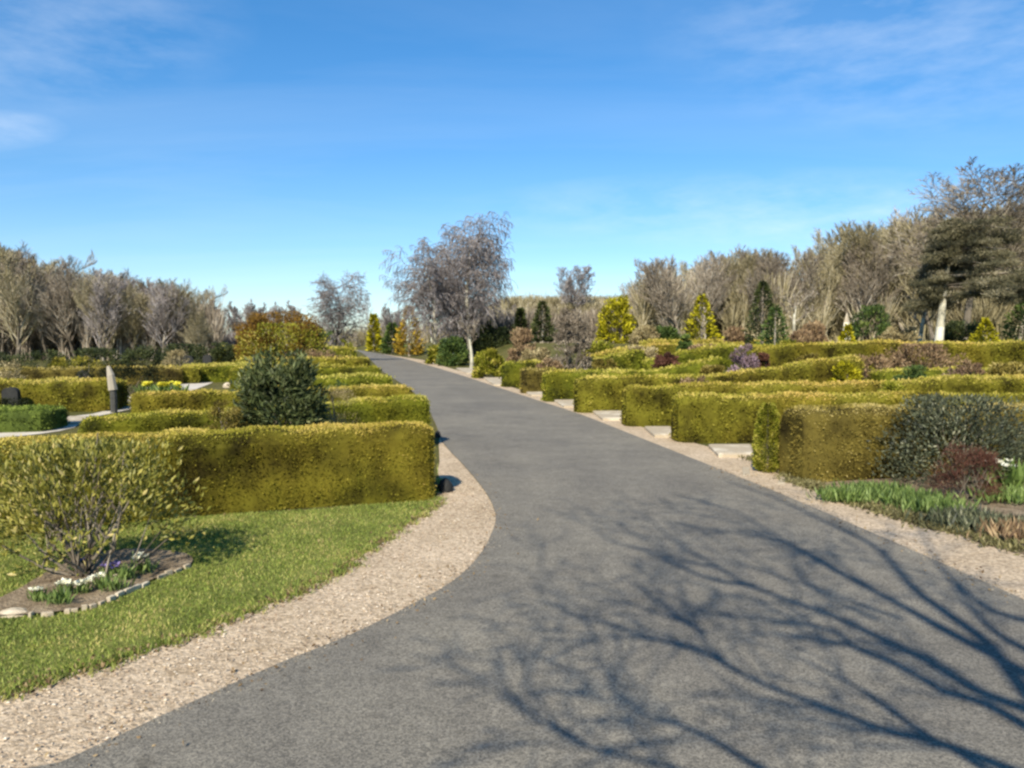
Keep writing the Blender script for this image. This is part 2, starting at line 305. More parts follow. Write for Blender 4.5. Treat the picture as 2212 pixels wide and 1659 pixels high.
# pale paths left of the near hedges
pth = [gp(-200, 965), gp(0, 947), gp(90, 938), gp(160, 925), gp(190, 905), gp(250, 892), gp(300, 880), gp(345, 868), gp(400, 850), gp(480, 818), gp(500, 800),
       gp(470, 800), gp(380, 835), gp(300, 850), gp(262, 862), gp(248, 880), gp(200, 895), gp(120, 905), gp(110, 922), gp(0, 930), gp(-200, 940)]
sheet('path', smooth(pth, 2), .012, SAND)
def inpoly(P, poly):
    x, y = P[:, 0], P[:, 1]; c = np.zeros(len(P), bool); n = len(poly)
    for i in range(n):
        x1, y1 = poly[i]; x2, y2 = poly[i - 1]
        k = ((y1 > y) != (y2 > y)) & (x < (x2 - x1) * (y - y1) / (y2 - y1 + 1e-12) + x1); c ^= k
    return c
# grass blades
def grass_pts(poly, n, excl=None):
    lo, hi = poly.min(0), poly.max(0); P = RNG.random((n, 2)) * (hi - lo) + lo; k = inpoly(P, poly)
    if excl is not None: k &= ~inpoly(P, excl)
    return P[k]
def blades(b, P, h, wd, z0=.0, lean=.5):
    n = len(P); d = RNG.random(n) * 6.283; hh = h * (.5 + RNG.random(n)); l = lean * RNG.random(n) * hh; a2 = RNG.random(n) * 6.283
    base = np.column_stack([P, np.full(n, z0) if P.shape[1] == 2 else P[:, 2] * 0]) if P.shape[1] == 2 else P
    s = np.column_stack([np.cos(d), np.sin(d), 0 * d]) * wd * .5; tip = base + np.column_stack([np.cos(a2) * l, np.sin(a2) * l, hh])
    b.add(np.stack([base - s, base + s, tip], 1), np.arange(3 * n).reshape(n, 3))
lw = lawn[(lawn[:, 0] > -7)]
b = B(); Pn = grass_pts(np.vstack([Vg[:-2] + RNG.normal(0, .01, Vg[:-2].shape), np.array([gp(945, 1072), gp(700, 1100), [-2.9, 6.95], [-4.2, 6.2], [-6, 5.4], [-6, 2.9], [-3.4, 3.25]])]), 210000, bedg)
vis = np.abs(Pn[:, 0]) < Pn[:, 1] * .72; Pn = Pn[vis]
# tussocks: thin out by noise
k = blobnoise(np.column_stack([Pn, 0 * Pn[:, 0]]), 5, 2.2) + RNG.normal(0, .5, len(Pn)) > -.7
blades(b, Pn[k], .016, .008, .004, 1.0)
edge = Vg[RNG.integers(0, len(Vg) - 4, 900)] + RNG.normal(0, .035, (900, 2)); edge = np.repeat(edge, 5, 0) + RNG.normal(0, .02, (4500, 2))
blades(b, edge, .035, .008, .004, 1.2)
link('grass', b.mesh('grass', GRASSM), kind='stuff', label='short green lawn grass between near hedge and gravel', cat='grass')
# loose pebbles on both verges near the camera
def pebbles(poly, n, zz, ylim, name, lab):
    P = grass_pts(poly, n); P = P[(P[:, 1] < ylim) & (P[:, 1] > 2.2) & (np.abs(P[:, 0]) < P[:, 1] * .72)]
    m = len(P); s = (.004 + .007 * RNG.random(m) ** 2)[:, None, None]
    o = np.array([[1, 0, 0], [0, 1, 0], [-1, 0, 0], [0, -1, 0], [0, 0, .6], [0, 0, -.6]], float)[None] * (.7 + .6 * RNG.random((m, 6, 1)))
    a = RNG.random(m) * 6.28; c, q = np.cos(a)[:, None], np.sin(a)[:, None]
    ox = o[..., 0] * c - o[..., 1] * q; oy = o[..., 0] * q + o[..., 1] * c
    V = np.stack([ox, oy, o[..., 2]], 2) * s + np.column_stack([P, np.full(m, zz + .004)])[:, None]
    f = np.array([[0, 1, 4], [1, 2, 4], [2, 3, 4], [3, 0, 4], [1, 0, 5], [2, 1, 5], [3, 2, 5], [0, 3, 5]])
    b = B(); b.add(V, (f[None] + (np.arange(m) * 6)[:, None, None]).reshape(-1, 3), np.repeat(RNG.random(m), 8)); link(name, b.mesh(name, PEB), kind='stuff', label=lab, cat='gravel')
pebbles(vleft, 90000, .010, 9, 'pebbles', 'loose buff pebbles on the curved left verge')
pebbles(vr, 60000, .012, 10, 'pebbles', 'loose pinkish pebbles on the right verge')

# crumbs of gravel and dead leaves along the road edges and on the lawn
b = B(); bl = B()
for E, sgn in ((Lg[:40], 1), (Rg[:14], -1)):
    m = 800; t = RNG.random(m) * (len(E) - 1.01); i = t.astype(int); P = E[i] + (E[i + 1] - E[i]) * (t - i)[:, None] + RNG.normal(0, .035, (m, 2)) + RNG.normal(0, .05, (m, 1)) * (RNG.random((m, 1)) < .3) + np.array([sgn * .02, 0])
    s_ = .0025 + .005 * RNG.random((m, 1, 1)) ** 2; o = np.array([[1, 0, 0], [0, 1, 0], [-1, 0, 0], [0, -1, 0], [0, 0, .8]], float)[None] * (.7 + .6 * RNG.random((m, 5, 1))); V = o * s_ + np.column_stack([P, np.full(m, .017)])[:, None]
    f = np.array([[0, 1, 4], [1, 2, 4], [2, 3, 4], [3, 0, 4]]); b.add(V, (f[None] + (np.arange(m) * 5)[:, None, None]).reshape(-1, 3), np.repeat(RNG.random(m), 4))
    m = 260; t = RNG.random(m) * (len(E) - 1.01); i = t.astype(int); P = E[i] + RNG.normal(0, .12, (m, 2)); leaves(bl, np.column_stack([P, np.full(m, .022)]), .022, .5, None, 1)
link('loose_gravel', b.mesh('loose_gravel', BARK), kind='stuff', label='loose gravel crumbs spilled on the road edges', cat='gravel')
m = 1500; t = RNG.random(m) * (len(Vg) - 5.01); i = t.astype(int); P = Vg[i] + (Vg[i + 1] - Vg[i]) * (t - i)[:, None] + RNG.normal(0, .05, (m, 2)); leaves(bl, np.column_stack([P, np.full(m, .018)]), .026, .5, None, 1)
Pn = grass_pts(lawn[lawn[:, 0] > -7], 500); leaves(bl, np.column_stack([Pn, np.full(len(Pn), .018)]), .022, .5, None, 1)
link('leaf_litter', bl.mesh('leaf_litter', mat('dead_leaf', [(0, (.05, .03, .015)), (.5, (.16, .10, .045)), (1, (.34, .25, .13))], .8, .1, 3)), kind='stuff', label='dead brown leaves along the lawn and road edges', cat='leaf litter')
# ------------------------------------------------------------------ hedges
def hedge(pts, width, h, m, label, name='clipped_hedge', seed=0, group=None, rounded=.11, lump=.036, sizef=1.0, topshift=.50, hmul=None):
    """clipped hedge: swept rounded body following the ground, clad in small leaves. pts: front base line"""
    pts = np.array(pts, float); d = np.diff(pts, axis=0); L = np.linalg.norm(d, axis=1); tot = L.sum(); cum = np.concatenate([[0], np.cumsum(L)])
    yn = pts[:, 1].min(); st = max(.06, yn * .008); n = max(4, int(tot / st)); s = np.linspace(0, tot, n)
    cx = np.interp(s, cum, pts[:, 0]); cy = np.interp(s, cum, pts[:, 1])
    tx = np.gradient(cx, s); ty = np.gradient(cy, s); q = np.hypot(tx, ty); tx /= q; ty /= q; nx_, ny_ = -ty, tx     # towards the back
    r = rounded; w_ = width
    prof = [(0, 0), (-.01, .3), (0, .6), (.0, 1 - r / h), (r * .3, 1 - r * .3 / h), (r, 1), (w_ * .5, 1.01), (w_ - r, 1), (w_ - r * .3, 1 - r * .3 / h), (w_, 1 - r / h), (w_, .5), (w_, 0)]
    prof = np.array(prof); k = len(prof)
    e = np.minimum(s, tot - s); endr = np.sqrt(np.clip(1 - (1 - np.clip(e / (r * 1.3), 0, 1)) ** 2, 0, 1))        # rounded ends
    hs_ = h * (1 + .02 * np.sin(s * 1.3 + seed) + .014 * np.sin(s * 3.7 + seed * 2) + .01 * np.sin(s * 9.1 + seed * 3)) 
    hs_ = hs_ * (1 - .10 * (1 - endr)) * np.interp(s / tot, [0, 1], hmul or (1, 1))
    off = prof[:, 0][None] ; off = w_ / 2 + (off - w_ / 2) * (.72 + .28 * endr)[:, None]
    X = cx[:, None] + nx_[:, None] * off; Y = cy[:, None] + ny_[:, None] * off
    Z0 = T(cx + nx_ * w_ / 2, cy + ny_ * w_ / 2); Z = Z0[:, None] + prof[:, 1][None] * hs_[:, None]
    Vb = np.stack([X, Y, Z], 2).reshape(-1, 3)
    cen = np.stack([np.repeat((cx + nx_ * w_ / 2)[:, None], k, 1), np.repeat((cy + ny_ * w_ / 2)[:, None], k, 1), np.repeat((Z0 + h * .5)[:, None], k, 1)], 2).reshape(-1, 3)
    o = Vb - cen; o /= np.linalg.norm(o, axis=1, keepdims=True); Vb = Vb + o * (blobnoise(Vb, seed, 2.4) * lump)[:, None]
    idx = np.arange(n * k).reshape(n, k)
    Q = np.stack([idx[:-1, :-1], idx[:-1, 1:], idx[1:, 1:], idx[1:, :-1]], 2).reshape(-1, 4)
    b = B(); b.add(Vb, Q, .18)
    caps = []
    for i in (0, n - 1):
        c0 = Vb[idx[i]].mean(0); Vc = np.vstack([Vb[idx[i]], c0]); fc = np.array([[j, (j + 1) % k, k] for j in range(k)]); b.add(Vc, fc, .18); caps.append((Vc, fc))
    # leaves over every face, by area
    def scatter(V, Fc, dens, sz):
        if Fc.shape[1] == 4: Fc = np.vstack([Fc[:, [0, 1, 2]], Fc[:, [0, 2, 3]]])
        a, b_, c = V[Fc[:, 0]], V[Fc[:, 1]], V[Fc[:, 2]]; nn = np.cross(b_ - a, c - a); ar = np.linalg.norm(nn, axis=1) / 2
        N_ = int(ar.sum() * dens); 
        if N_ < 1: return
        t = RNG.choice(len(Fc), N_, p=ar / ar.sum()); uu = RNG.random(N_); vv = RNG.random(N_); fl = uu + vv > 1; uu[fl] = 1 - uu[fl]; vv[fl] = 1 - vv[fl]
        P = a[t] + (b_ - a)[t] * uu[:, None] + (c - a)[t] * vv[:, None]; nr = nn[t] / (2 * ar[t][:, None] + 1e-9)
        cc = np.array([np.interp(P[:, 0], np.sort(cx), (cy + ny_ * w_ / 2)[np.argsort(cx)])]).T
        outw = np.column_stack([P[:, 0] * 0, P[:, 1] - cc[:, 0], P[:, 2] * 0]); sg = np.sign((nr * outw).sum(1) + nr[:, 2] * 2); nr *= np.where(sg == 0, 1, sg)[:, None]
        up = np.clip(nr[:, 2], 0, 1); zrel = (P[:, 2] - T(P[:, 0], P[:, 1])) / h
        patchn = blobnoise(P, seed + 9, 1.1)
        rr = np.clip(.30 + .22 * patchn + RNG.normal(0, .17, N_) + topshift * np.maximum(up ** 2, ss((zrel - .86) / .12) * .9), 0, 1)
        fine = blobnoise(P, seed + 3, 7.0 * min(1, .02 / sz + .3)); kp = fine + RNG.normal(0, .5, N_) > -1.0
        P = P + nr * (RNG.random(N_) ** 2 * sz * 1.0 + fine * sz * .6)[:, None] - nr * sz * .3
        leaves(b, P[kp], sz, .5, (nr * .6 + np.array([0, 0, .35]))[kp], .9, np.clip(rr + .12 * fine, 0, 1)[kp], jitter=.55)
    sz = max(.020, yn * .0030) * sizef; dens = 2.3 / sz ** 2
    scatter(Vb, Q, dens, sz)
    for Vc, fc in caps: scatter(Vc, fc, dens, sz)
    # sprigs that stand out of the clipped top
    k_ = int(tot * 10); si = RNG.integers(0, n, k_); P = np.column_stack([cx[si] + nx_[si] * w_ * RNG.random(k_), cy[si] + ny_[si] * w_ * RNG.random(k_), Z0[si] + hs_[si]])
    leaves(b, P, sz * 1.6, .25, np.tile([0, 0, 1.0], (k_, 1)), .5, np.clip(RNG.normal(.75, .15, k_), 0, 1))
    ctr = np.array([pts[:, 0].mean(), pts[:, 1].mean(), 0]);
    b.V = [v - ctr for v in b.V]
    return link(name, b.mesh(name, m), loc=ctr, label=label, cat='hedge', group=group)
# left side of the path, from the camera on
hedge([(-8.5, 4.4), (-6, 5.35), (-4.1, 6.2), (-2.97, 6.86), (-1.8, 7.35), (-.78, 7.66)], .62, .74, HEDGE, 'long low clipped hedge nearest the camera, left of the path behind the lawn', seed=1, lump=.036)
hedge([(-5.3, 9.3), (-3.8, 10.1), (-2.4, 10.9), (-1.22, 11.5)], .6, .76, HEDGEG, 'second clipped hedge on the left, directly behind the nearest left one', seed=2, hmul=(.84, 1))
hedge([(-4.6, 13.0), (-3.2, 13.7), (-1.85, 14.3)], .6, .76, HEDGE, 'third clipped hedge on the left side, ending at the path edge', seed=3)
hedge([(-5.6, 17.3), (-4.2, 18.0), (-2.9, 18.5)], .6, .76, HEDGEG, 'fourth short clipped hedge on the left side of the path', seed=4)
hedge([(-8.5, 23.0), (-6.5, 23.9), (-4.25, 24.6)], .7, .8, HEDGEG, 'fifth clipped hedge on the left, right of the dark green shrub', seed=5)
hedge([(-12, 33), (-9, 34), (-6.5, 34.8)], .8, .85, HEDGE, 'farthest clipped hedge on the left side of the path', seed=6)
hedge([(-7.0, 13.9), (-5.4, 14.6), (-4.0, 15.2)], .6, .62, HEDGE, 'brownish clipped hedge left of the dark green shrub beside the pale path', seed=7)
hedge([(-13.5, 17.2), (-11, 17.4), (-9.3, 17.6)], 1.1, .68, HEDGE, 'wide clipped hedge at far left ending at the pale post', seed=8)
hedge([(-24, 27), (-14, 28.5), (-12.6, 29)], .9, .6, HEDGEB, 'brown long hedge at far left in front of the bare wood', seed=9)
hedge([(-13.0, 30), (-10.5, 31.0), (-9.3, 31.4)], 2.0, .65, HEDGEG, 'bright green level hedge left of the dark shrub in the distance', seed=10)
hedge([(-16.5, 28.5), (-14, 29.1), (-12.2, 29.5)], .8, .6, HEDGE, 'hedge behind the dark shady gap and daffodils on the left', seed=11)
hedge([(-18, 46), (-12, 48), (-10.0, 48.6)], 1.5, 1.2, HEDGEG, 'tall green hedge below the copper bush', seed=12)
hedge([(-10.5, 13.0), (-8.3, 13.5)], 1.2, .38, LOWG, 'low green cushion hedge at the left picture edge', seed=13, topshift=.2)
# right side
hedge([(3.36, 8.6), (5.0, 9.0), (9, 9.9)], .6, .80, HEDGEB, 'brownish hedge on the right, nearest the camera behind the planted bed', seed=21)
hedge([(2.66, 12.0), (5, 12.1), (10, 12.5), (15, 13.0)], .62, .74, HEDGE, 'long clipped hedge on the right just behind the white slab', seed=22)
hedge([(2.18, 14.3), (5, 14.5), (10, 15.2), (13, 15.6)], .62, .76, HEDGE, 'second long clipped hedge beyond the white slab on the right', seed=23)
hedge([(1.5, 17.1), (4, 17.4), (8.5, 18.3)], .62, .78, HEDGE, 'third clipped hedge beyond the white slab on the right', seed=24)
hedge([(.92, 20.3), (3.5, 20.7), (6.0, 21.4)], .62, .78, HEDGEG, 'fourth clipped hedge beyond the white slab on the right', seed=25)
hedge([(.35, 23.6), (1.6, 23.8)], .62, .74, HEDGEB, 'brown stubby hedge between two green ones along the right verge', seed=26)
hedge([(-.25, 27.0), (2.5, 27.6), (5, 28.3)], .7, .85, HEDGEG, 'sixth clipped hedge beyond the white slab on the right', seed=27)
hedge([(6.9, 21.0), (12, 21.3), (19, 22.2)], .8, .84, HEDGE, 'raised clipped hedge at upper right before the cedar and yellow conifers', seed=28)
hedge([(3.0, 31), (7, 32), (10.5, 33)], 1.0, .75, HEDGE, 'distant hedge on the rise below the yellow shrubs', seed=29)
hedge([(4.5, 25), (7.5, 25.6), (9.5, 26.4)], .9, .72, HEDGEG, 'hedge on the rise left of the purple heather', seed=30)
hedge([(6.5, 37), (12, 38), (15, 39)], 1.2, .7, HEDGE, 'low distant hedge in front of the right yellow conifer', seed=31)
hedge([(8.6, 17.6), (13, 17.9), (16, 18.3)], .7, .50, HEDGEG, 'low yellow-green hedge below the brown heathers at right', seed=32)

# ------------------------------------------------------------------ shrubs
def empty(name, loc, label, cat, group=None): return link(name, None, loc=loc, label=label, cat=cat, group=group)
def shrub(name, X, Y, h, wd, leafm, label, cat='shrub', size=None, n=None, aspect=.4, seed=0, stems=8, stemm=None, skirt=0.0, flat=.55, clumps=None, up=.4, dy=None, z=None, group=None, stemr=None, wild=.12, crf=1.0):
    """dome of leaf clumps on stems. skirt: lowest part of crown as part of h"""
    z = float(T(X, Y)) if z is None else z; root = empty(name, (X, Y, z), label, cat, group)
    rx = wd / 2; ry = (dy or wd) / 2; size = size or max(.02, Y * .0030); b = B()
    nc = clumps or int(26 + 14 * h); a = RNG.random(nc) * 6.283; e = RNG.random(nc); rr = .55 + .35 * RNG.random(nc) ** .5
    zc = skirt * h + (h - skirt * h) * e * .93
    th = np.sqrt(np.clip(1 - ((zc - skirt * h) / (h * (1 - skirt))) ** (1 / flat if flat < 1 else 1.6), .03, 1))
    C = np.column_stack([np.cos(a) * rx * rr * th, np.sin(a) * ry * rr * th, zc * (1 + RNG.normal(0, wild * .4, nc))])
    cr = np.minimum(rx, h) * (.22 + .16 * RNG.random(nc)) * crf
    n = n or int(np.clip(4.5 * (rx * ry * 3 + rx * h * 4) / size ** 2 * .6, 400, 22000))
    t = RNG.integers(0, nc, n); dirv = rndunit(n); dirv[:, 2] = dirv[:, 2] * .8 + .15
    P = C[t] + dirv * (cr[t] * (.5 + .6 * RNG.random(n)))[:, None]; P[:, 2] = np.maximum(P[:, 2], .01 + skirt * h * .7)
    P[:, 2] = np.minimum(P[:, 2], h * (1.0 + .06 * RNG.random(n)))
    ax = P - np.array([0, 0, h * .3]); ax /= np.linalg.norm(ax, axis=1, keepdims=True)
    cb = RNG.normal(0, .16, nc)
    leaves(b, P, size, aspect, ax * .7 + np.array([0, 0, up]), .8, np.clip(.42 + cb[t] + RNG.normal(0, .22, n), 0, 1))
    link('foliage', b.mesh('foliage', leafm), root)
    b = B(); q = RNG.choice(nc, min(nc, max(stems, 4)), replace=False); ps = []; pe = []; r0 = []; r1 = []; sr = stemr or max(.008, .012 * h)
    for j in q:
        p = np.array([RNG.normal(0, rx * .10), RNG.normal(0, ry * .10), -.02]); tgt = C[j]; m_ = (p + tgt) / 2 + np.array([0, 0, -.06 * h]) + RNG.normal(0, .04 * h, 3) ; m_[2] = max(m_[2], .05 * h)
        for (u, v, a1, a2) in ((p, m_, 1, .8), (m_, tgt, .8, .4)): ps.append(u); pe.append(v); r0.append(sr * a1); r1.append(sr * a2)
        for _ in range(2): ps.append(m_); pe.append(C[RNG.integers(0, nc)] * .5 + tgt * .5); r0.append(sr * .6); r1.append(sr * .25)
    tubes(b, ps, pe, r0, r1, 5); link('stem', b.mesh('stem', stemm or DBARK), root); return root
def pshrub(name, u, Y, vtop, wpx, *a, **k):
    X, _ = at(u, Y); z = float(T(X, Y)); h = max(.15, hgt(vtop, Y) - z); return shrub(name, X, Y, h, wpx * Y / F, *a, **k)
def conifer(name, u, Y, vtop, wpx, m, label, seed=0, power=.75, n=None, droop=.2, cat='conifer', lean=0, group=None, irregular=.17, size=None):
    X, _ = at(u, Y); z = float(T(X, Y)); h = hgt(vtop, Y) - z; R = wpx * Y / F / 2; root = empty(name, (X, Y, z), label, cat, group)
    size = size or max(.05, Y * .0050); n = n or int(np.clip(3.0 * (R * h * 3.2) / size ** 2 * 2.2, 1500, 26000)); t = RNG.random(n) ** 1.25; a = RNG.random(n) * 6.283
    hole = np.sin(a * 4 + t * 23 + seed) * np.sin(a * 2.3 - t * 9 + u) + RNG.normal(0, .35, n) > -.95; t, a = t[hole], a[hole]; n = len(t)
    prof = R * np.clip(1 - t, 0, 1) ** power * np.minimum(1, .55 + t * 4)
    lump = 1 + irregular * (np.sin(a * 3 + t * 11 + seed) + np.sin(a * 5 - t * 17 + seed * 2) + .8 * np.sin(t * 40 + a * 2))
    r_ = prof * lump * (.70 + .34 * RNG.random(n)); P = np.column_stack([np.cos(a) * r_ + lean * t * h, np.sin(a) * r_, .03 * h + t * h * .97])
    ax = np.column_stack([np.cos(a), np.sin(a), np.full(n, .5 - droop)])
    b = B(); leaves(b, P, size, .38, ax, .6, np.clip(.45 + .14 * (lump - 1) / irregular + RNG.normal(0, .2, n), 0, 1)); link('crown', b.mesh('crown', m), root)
    b = B(); tubes(b, [[0, 0, -.1]], [[lean * h, 0, h * .94]], [.03 * h], [.006 * h], 7); link('trunk', b.mesh('trunk', BARK), root); return root
# foreground left shrub over the flower bed
g0 = gp(190, 1250)
shrub('rhododendron', g0[0], g0[1], .86, 1.42, YLEAF, 'open yellow-green leaved shrub over the white flowers at left', seed=1, size=.046, n=5200, aspect=.40, stems=20, skirt=.28, flat=.6, clumps=80, up=.5, dy=1.0, stemr=.010, wild=.3)
shrub('rhododendron', at(605, 9.1)[0], 9.1, 1.42, 1.06, DLEAF, 'round dark green glossy shrub behind the nearest left hedge', size=.09, n=11000, aspect=.28, skirt=.0, flat=.34, clumps=170, up=.2, stemr=.015, wild=.15, crf=.95)
shrub('heather', at(728, 10.0)[0], 10.0, .98, .62, TAN, 'tan twiggy dome right behind the dark green shrub', 'shrub', size=.03, aspect=.14)
shrub('golden_shrub', at(483, 8.6)[0], 8.6, .88, .56, HEDGEB, 'small golden ball shrub poking above the nearest left hedge', size=.024, n=7000, skirt=.1, flat=.45)
pshrub('copper_bush', 607, 44, 682, 190, COPPER, 'broad flat topped copper orange bush on the left horizon', flat=.2, skirt=.2, n=20000, clumps=170, crf=.5)
pshrub('green_bush', 620, 42.5, 706, 215, HEDGEG, 'wide olive green bush in front of the copper bush', flat=.4)
pshrub('green_bush', 700, 44, 715, 60, CONIFG, 'dark green bush at the right end of the copper bush', flat=.5)
pshrub('green_bush', 750, 46, 733, 44, HEDGEG, 'small yellow-green bush left of the far end of the path', flat=.5)
pshrub('brown_bush', 690, 38, 760, 90, HEATH, 'low brown heather patch behind the fifth left hedge', flat=.5)
pshrub('brown_bush', 380, 34, 760, 60, TAN, 'pale brown dome on the left in front of the dark wood edge', flat=.5)
pshrub('brown_bush', 20, 24, 783, 70, TAN, 'tan bush at the left picture edge before the wood', flat=.5)
pshrub('yellow_shrub', 160, 30, 775, 120, HEDGE, 'olive shrub clump in front of the bare wood at left', flat=.5)
for i, (u, Y, vt, wp) in enumerate([(300, 40, 752, 90), (400, 44, 748, 110), (210, 38, 757, 120), (80, 36, 760, 130), (480, 46, 745, 60), (-20, 34, 765, 120)]):
    pshrub('evergreen_undergrowth', u, Y, vt, wp, CONIF, 'dark evergreen bush along the foot of the left wood', flat=.5, group='dark bushes along the left wood edge', n=3500)
pshrub('evergreen_bush', 185, 21.5, 782, 40, SHADE, 'small near-black bush standing in for shade left of the pale post', flat=.5)
pshrub('evergreen_bush', 285, 23.0, 790, 150, SHADE, 'spreading near-black bush standing in for the shaded gap right of the pale post behind daffodils', flat=.4)  # near-black bushes beside the post fill the shaded gap with painted darkness
pshrub('evergreen_bush', 22, 14.6, 864, 110, SHADE, 'low near-black bush standing in for shade behind the green cushion hedge at the left edge', flat=.5)  # shade behind the cushion hedge, painted as a near-black bush
pshrub('evergreen_bush', 738, 17, 820, 42, CONIFG, 'small dark green bush beside the tan dome, left of the path', flat=.5)
# small stems of bulbs and flowers
def flowers(X, Y, n, spread, pet, label, leafm=GREEN, h=.16, ps=.05, lf=None, name='flower_clump', cat='flowers', group=None):
    z = float(T(X, Y)) + .02; root = empty(name, (X, Y, z), label, cat, group); b = B(); m = lf or n * 8
    P = np.column_stack([RNG.normal(0, spread, m), RNG.normal(0, spread * .6, m), np.zeros(m)]); leaves(b, P, h, .14, np.tile([0, 0, 1.0], (m, 1)), .55); link('leaf', b.mesh('leaf', leafm), root)
    if n:
        b = B(); C = np.column_stack([RNG.normal(0, spread * .8, n), RNG.normal(0, spread * .5, n), h * (.8 + .3 * RNG.random(n))])
        for k in range(6):
            ang = k * 1.047; leaves(b, C, ps, .6, np.tile([math.cos(ang), math.sin(ang) - .3, .45], (n, 1)), .12, jitter=.15)
        link('petals', b.mesh('petals', pet), root)
        b = B(); tubes(b, C * [1, 1, 0], C, np.full(n, .003), np.full(n, .002), 4); link('stalk', b.mesh('stalk', leafm), root)
    return root
for i, (u, v, n, sp, pm, lab, ps) in enumerate([(82, 1306, 5, .02, WHITE, 'leftmost tuft of cream flowers on the bare soil', .030), (140, 1292, 8, .03, WHITE, 'brightest cream primula tuft in front of the shrub', .034), (182, 1288, 6, .025, WHITE, 'cream primula tuft just right of the brightest one', .032),
        (213, 1276, 5, .02, WHITE, 'rightmost small cream primula tuft under the shrub', .03), (305, 1245, 9, .035, WHITE, 'tall white flower clump at the right end of the bed', .036), (166, 1240, 5, .04, VPET, 'pale violet crocus tuft below the shrub stems', .03), (237, 1250, 9, .035, VPET, 'deep violet crocus tuft below the shrub', .032)]):
    g = gp(u, v); flowers(g[0], g[1], n, sp, pm, lab, h=.075 if i != 4 else .12, ps=ps, lf=40)
for (u, v, lab) in [(128, 1312, 'bright green leaf rosette at the front of the left bed'), (268, 1258, 'bright green leaf tuft left of the tall white flowers'), (245, 1282, 'green leaf tuft along the bed edging')]:
    g = gp(u, v); flowers(g[0], g[1], 0, .035, WHITE, lab, h=.09, lf=70, name='leafy_plant', cat='plant')
for (u, Y, n, lab) in [(315, 21.5, 26, 'left daffodil clump by the pale path'), (350, 21.2, 40, 'middle bright yellow daffodil clump by the pale path'), (380, 21.4, 18, 'right daffodil clump by the pale path')]:
    flowers(at(u, Y)[0], Y, n // 2, .085, YPET, 'yellow ' + lab, h=.40, ps=.11, lf=90, group=None)
# right bed
pshrub('evergreen_shrub', 2075, 8.6, 868, 330, GREY, 'large dark grey-green shrub in the right bed before the hedge', size=.045, n=9500, skirt=.1, flat=.55, clumps=90, dy=1.2)
pshrub('red_twig_bush', 2098, 7.6, 968, 140, RED, 'rounded dark red-brown bush in front of the grey-green shrub', size=.035, n=5500, aspect=.16, flat=.6, skirt=.02)
conifer('column_yew', 1662, 9.3, 872, 58, HEDGEG, 'narrow upright green bush at the gap between right hedges', power=.28, n=9000, irregular=.08, size=.032)
k = 0
for (u, v, sp, m_, lab) in [(1825, 1085, .10, GREEN, 'bluish green bulb leaves at the left tip of the right bed'), (1890, 1072, .14, GREEN, 'bright bulb leaves below the grey-green shrub, left clump'), (1960, 1090, .14, GREEN, 'bright bulb leaves below the grey-green shrub, middle clump'), (2015, 1108, .12, GREEN, 'bulb leaves left of the red-brown bush'),
        (2195, 1085, .16, GREEN, 'fresh green tall leaves right of the red-brown bush'), (2230, 1040, .18, GREEN, 'green leaves behind the red-brown bush at the right edge'), (2080, 1135, .12, GREY, 'grey-green low plant at the bed front, left'), (2150, 1150, .13, GREY, 'grey-green low plant at the bed front, right'), (2215, 1165, .12, HEATH, 'brown low plant at the right bed corner')]:
    g = gp(u, v); flowers(g[0], g[1], 0, sp * 1.25, WHITE, lab, leafm=m_, h=.12, lf=700, name='leafy_plant', cat='plant')
for (u, v, lab) in [(2150, 1062, 'white daffodils right of the red-brown bush'), (2180, 1068, 'pair of white daffodils near the right picture edge')]:
    g = gp(u, v); flowers(g[0], g[1], 4, .07, WHITE, lab, h=.30, ps=.05, lf=60)
b = B(); q = RNG.random(5200) * 17; q0 = np.column_stack([np.interp(q, range(len(Wg[:18])), Wg[:18, 0]), np.interp(q, range(len(Wg[:18])), Wg[:18, 1])]) + np.array([.12, .05]) + RNG.normal(0, .09, (5200, 2))
leaves(b, np.column_stack([q0, np.full(5200, .01)]), .055, .3, np.tile([0, 0, .5], (5200, 1)), .9); link('ground_cover', b.mesh('ground_cover', mat('ivy_ground_cover', [(0, (.06, .05, .02)), (.5, (.15, .14, .05)), (1, (.30, .26, .12))], .7, .2, 3, nstr=.5)), kind='stuff', label='brown and green ground cover along the right bed edge', cat='ground cover')
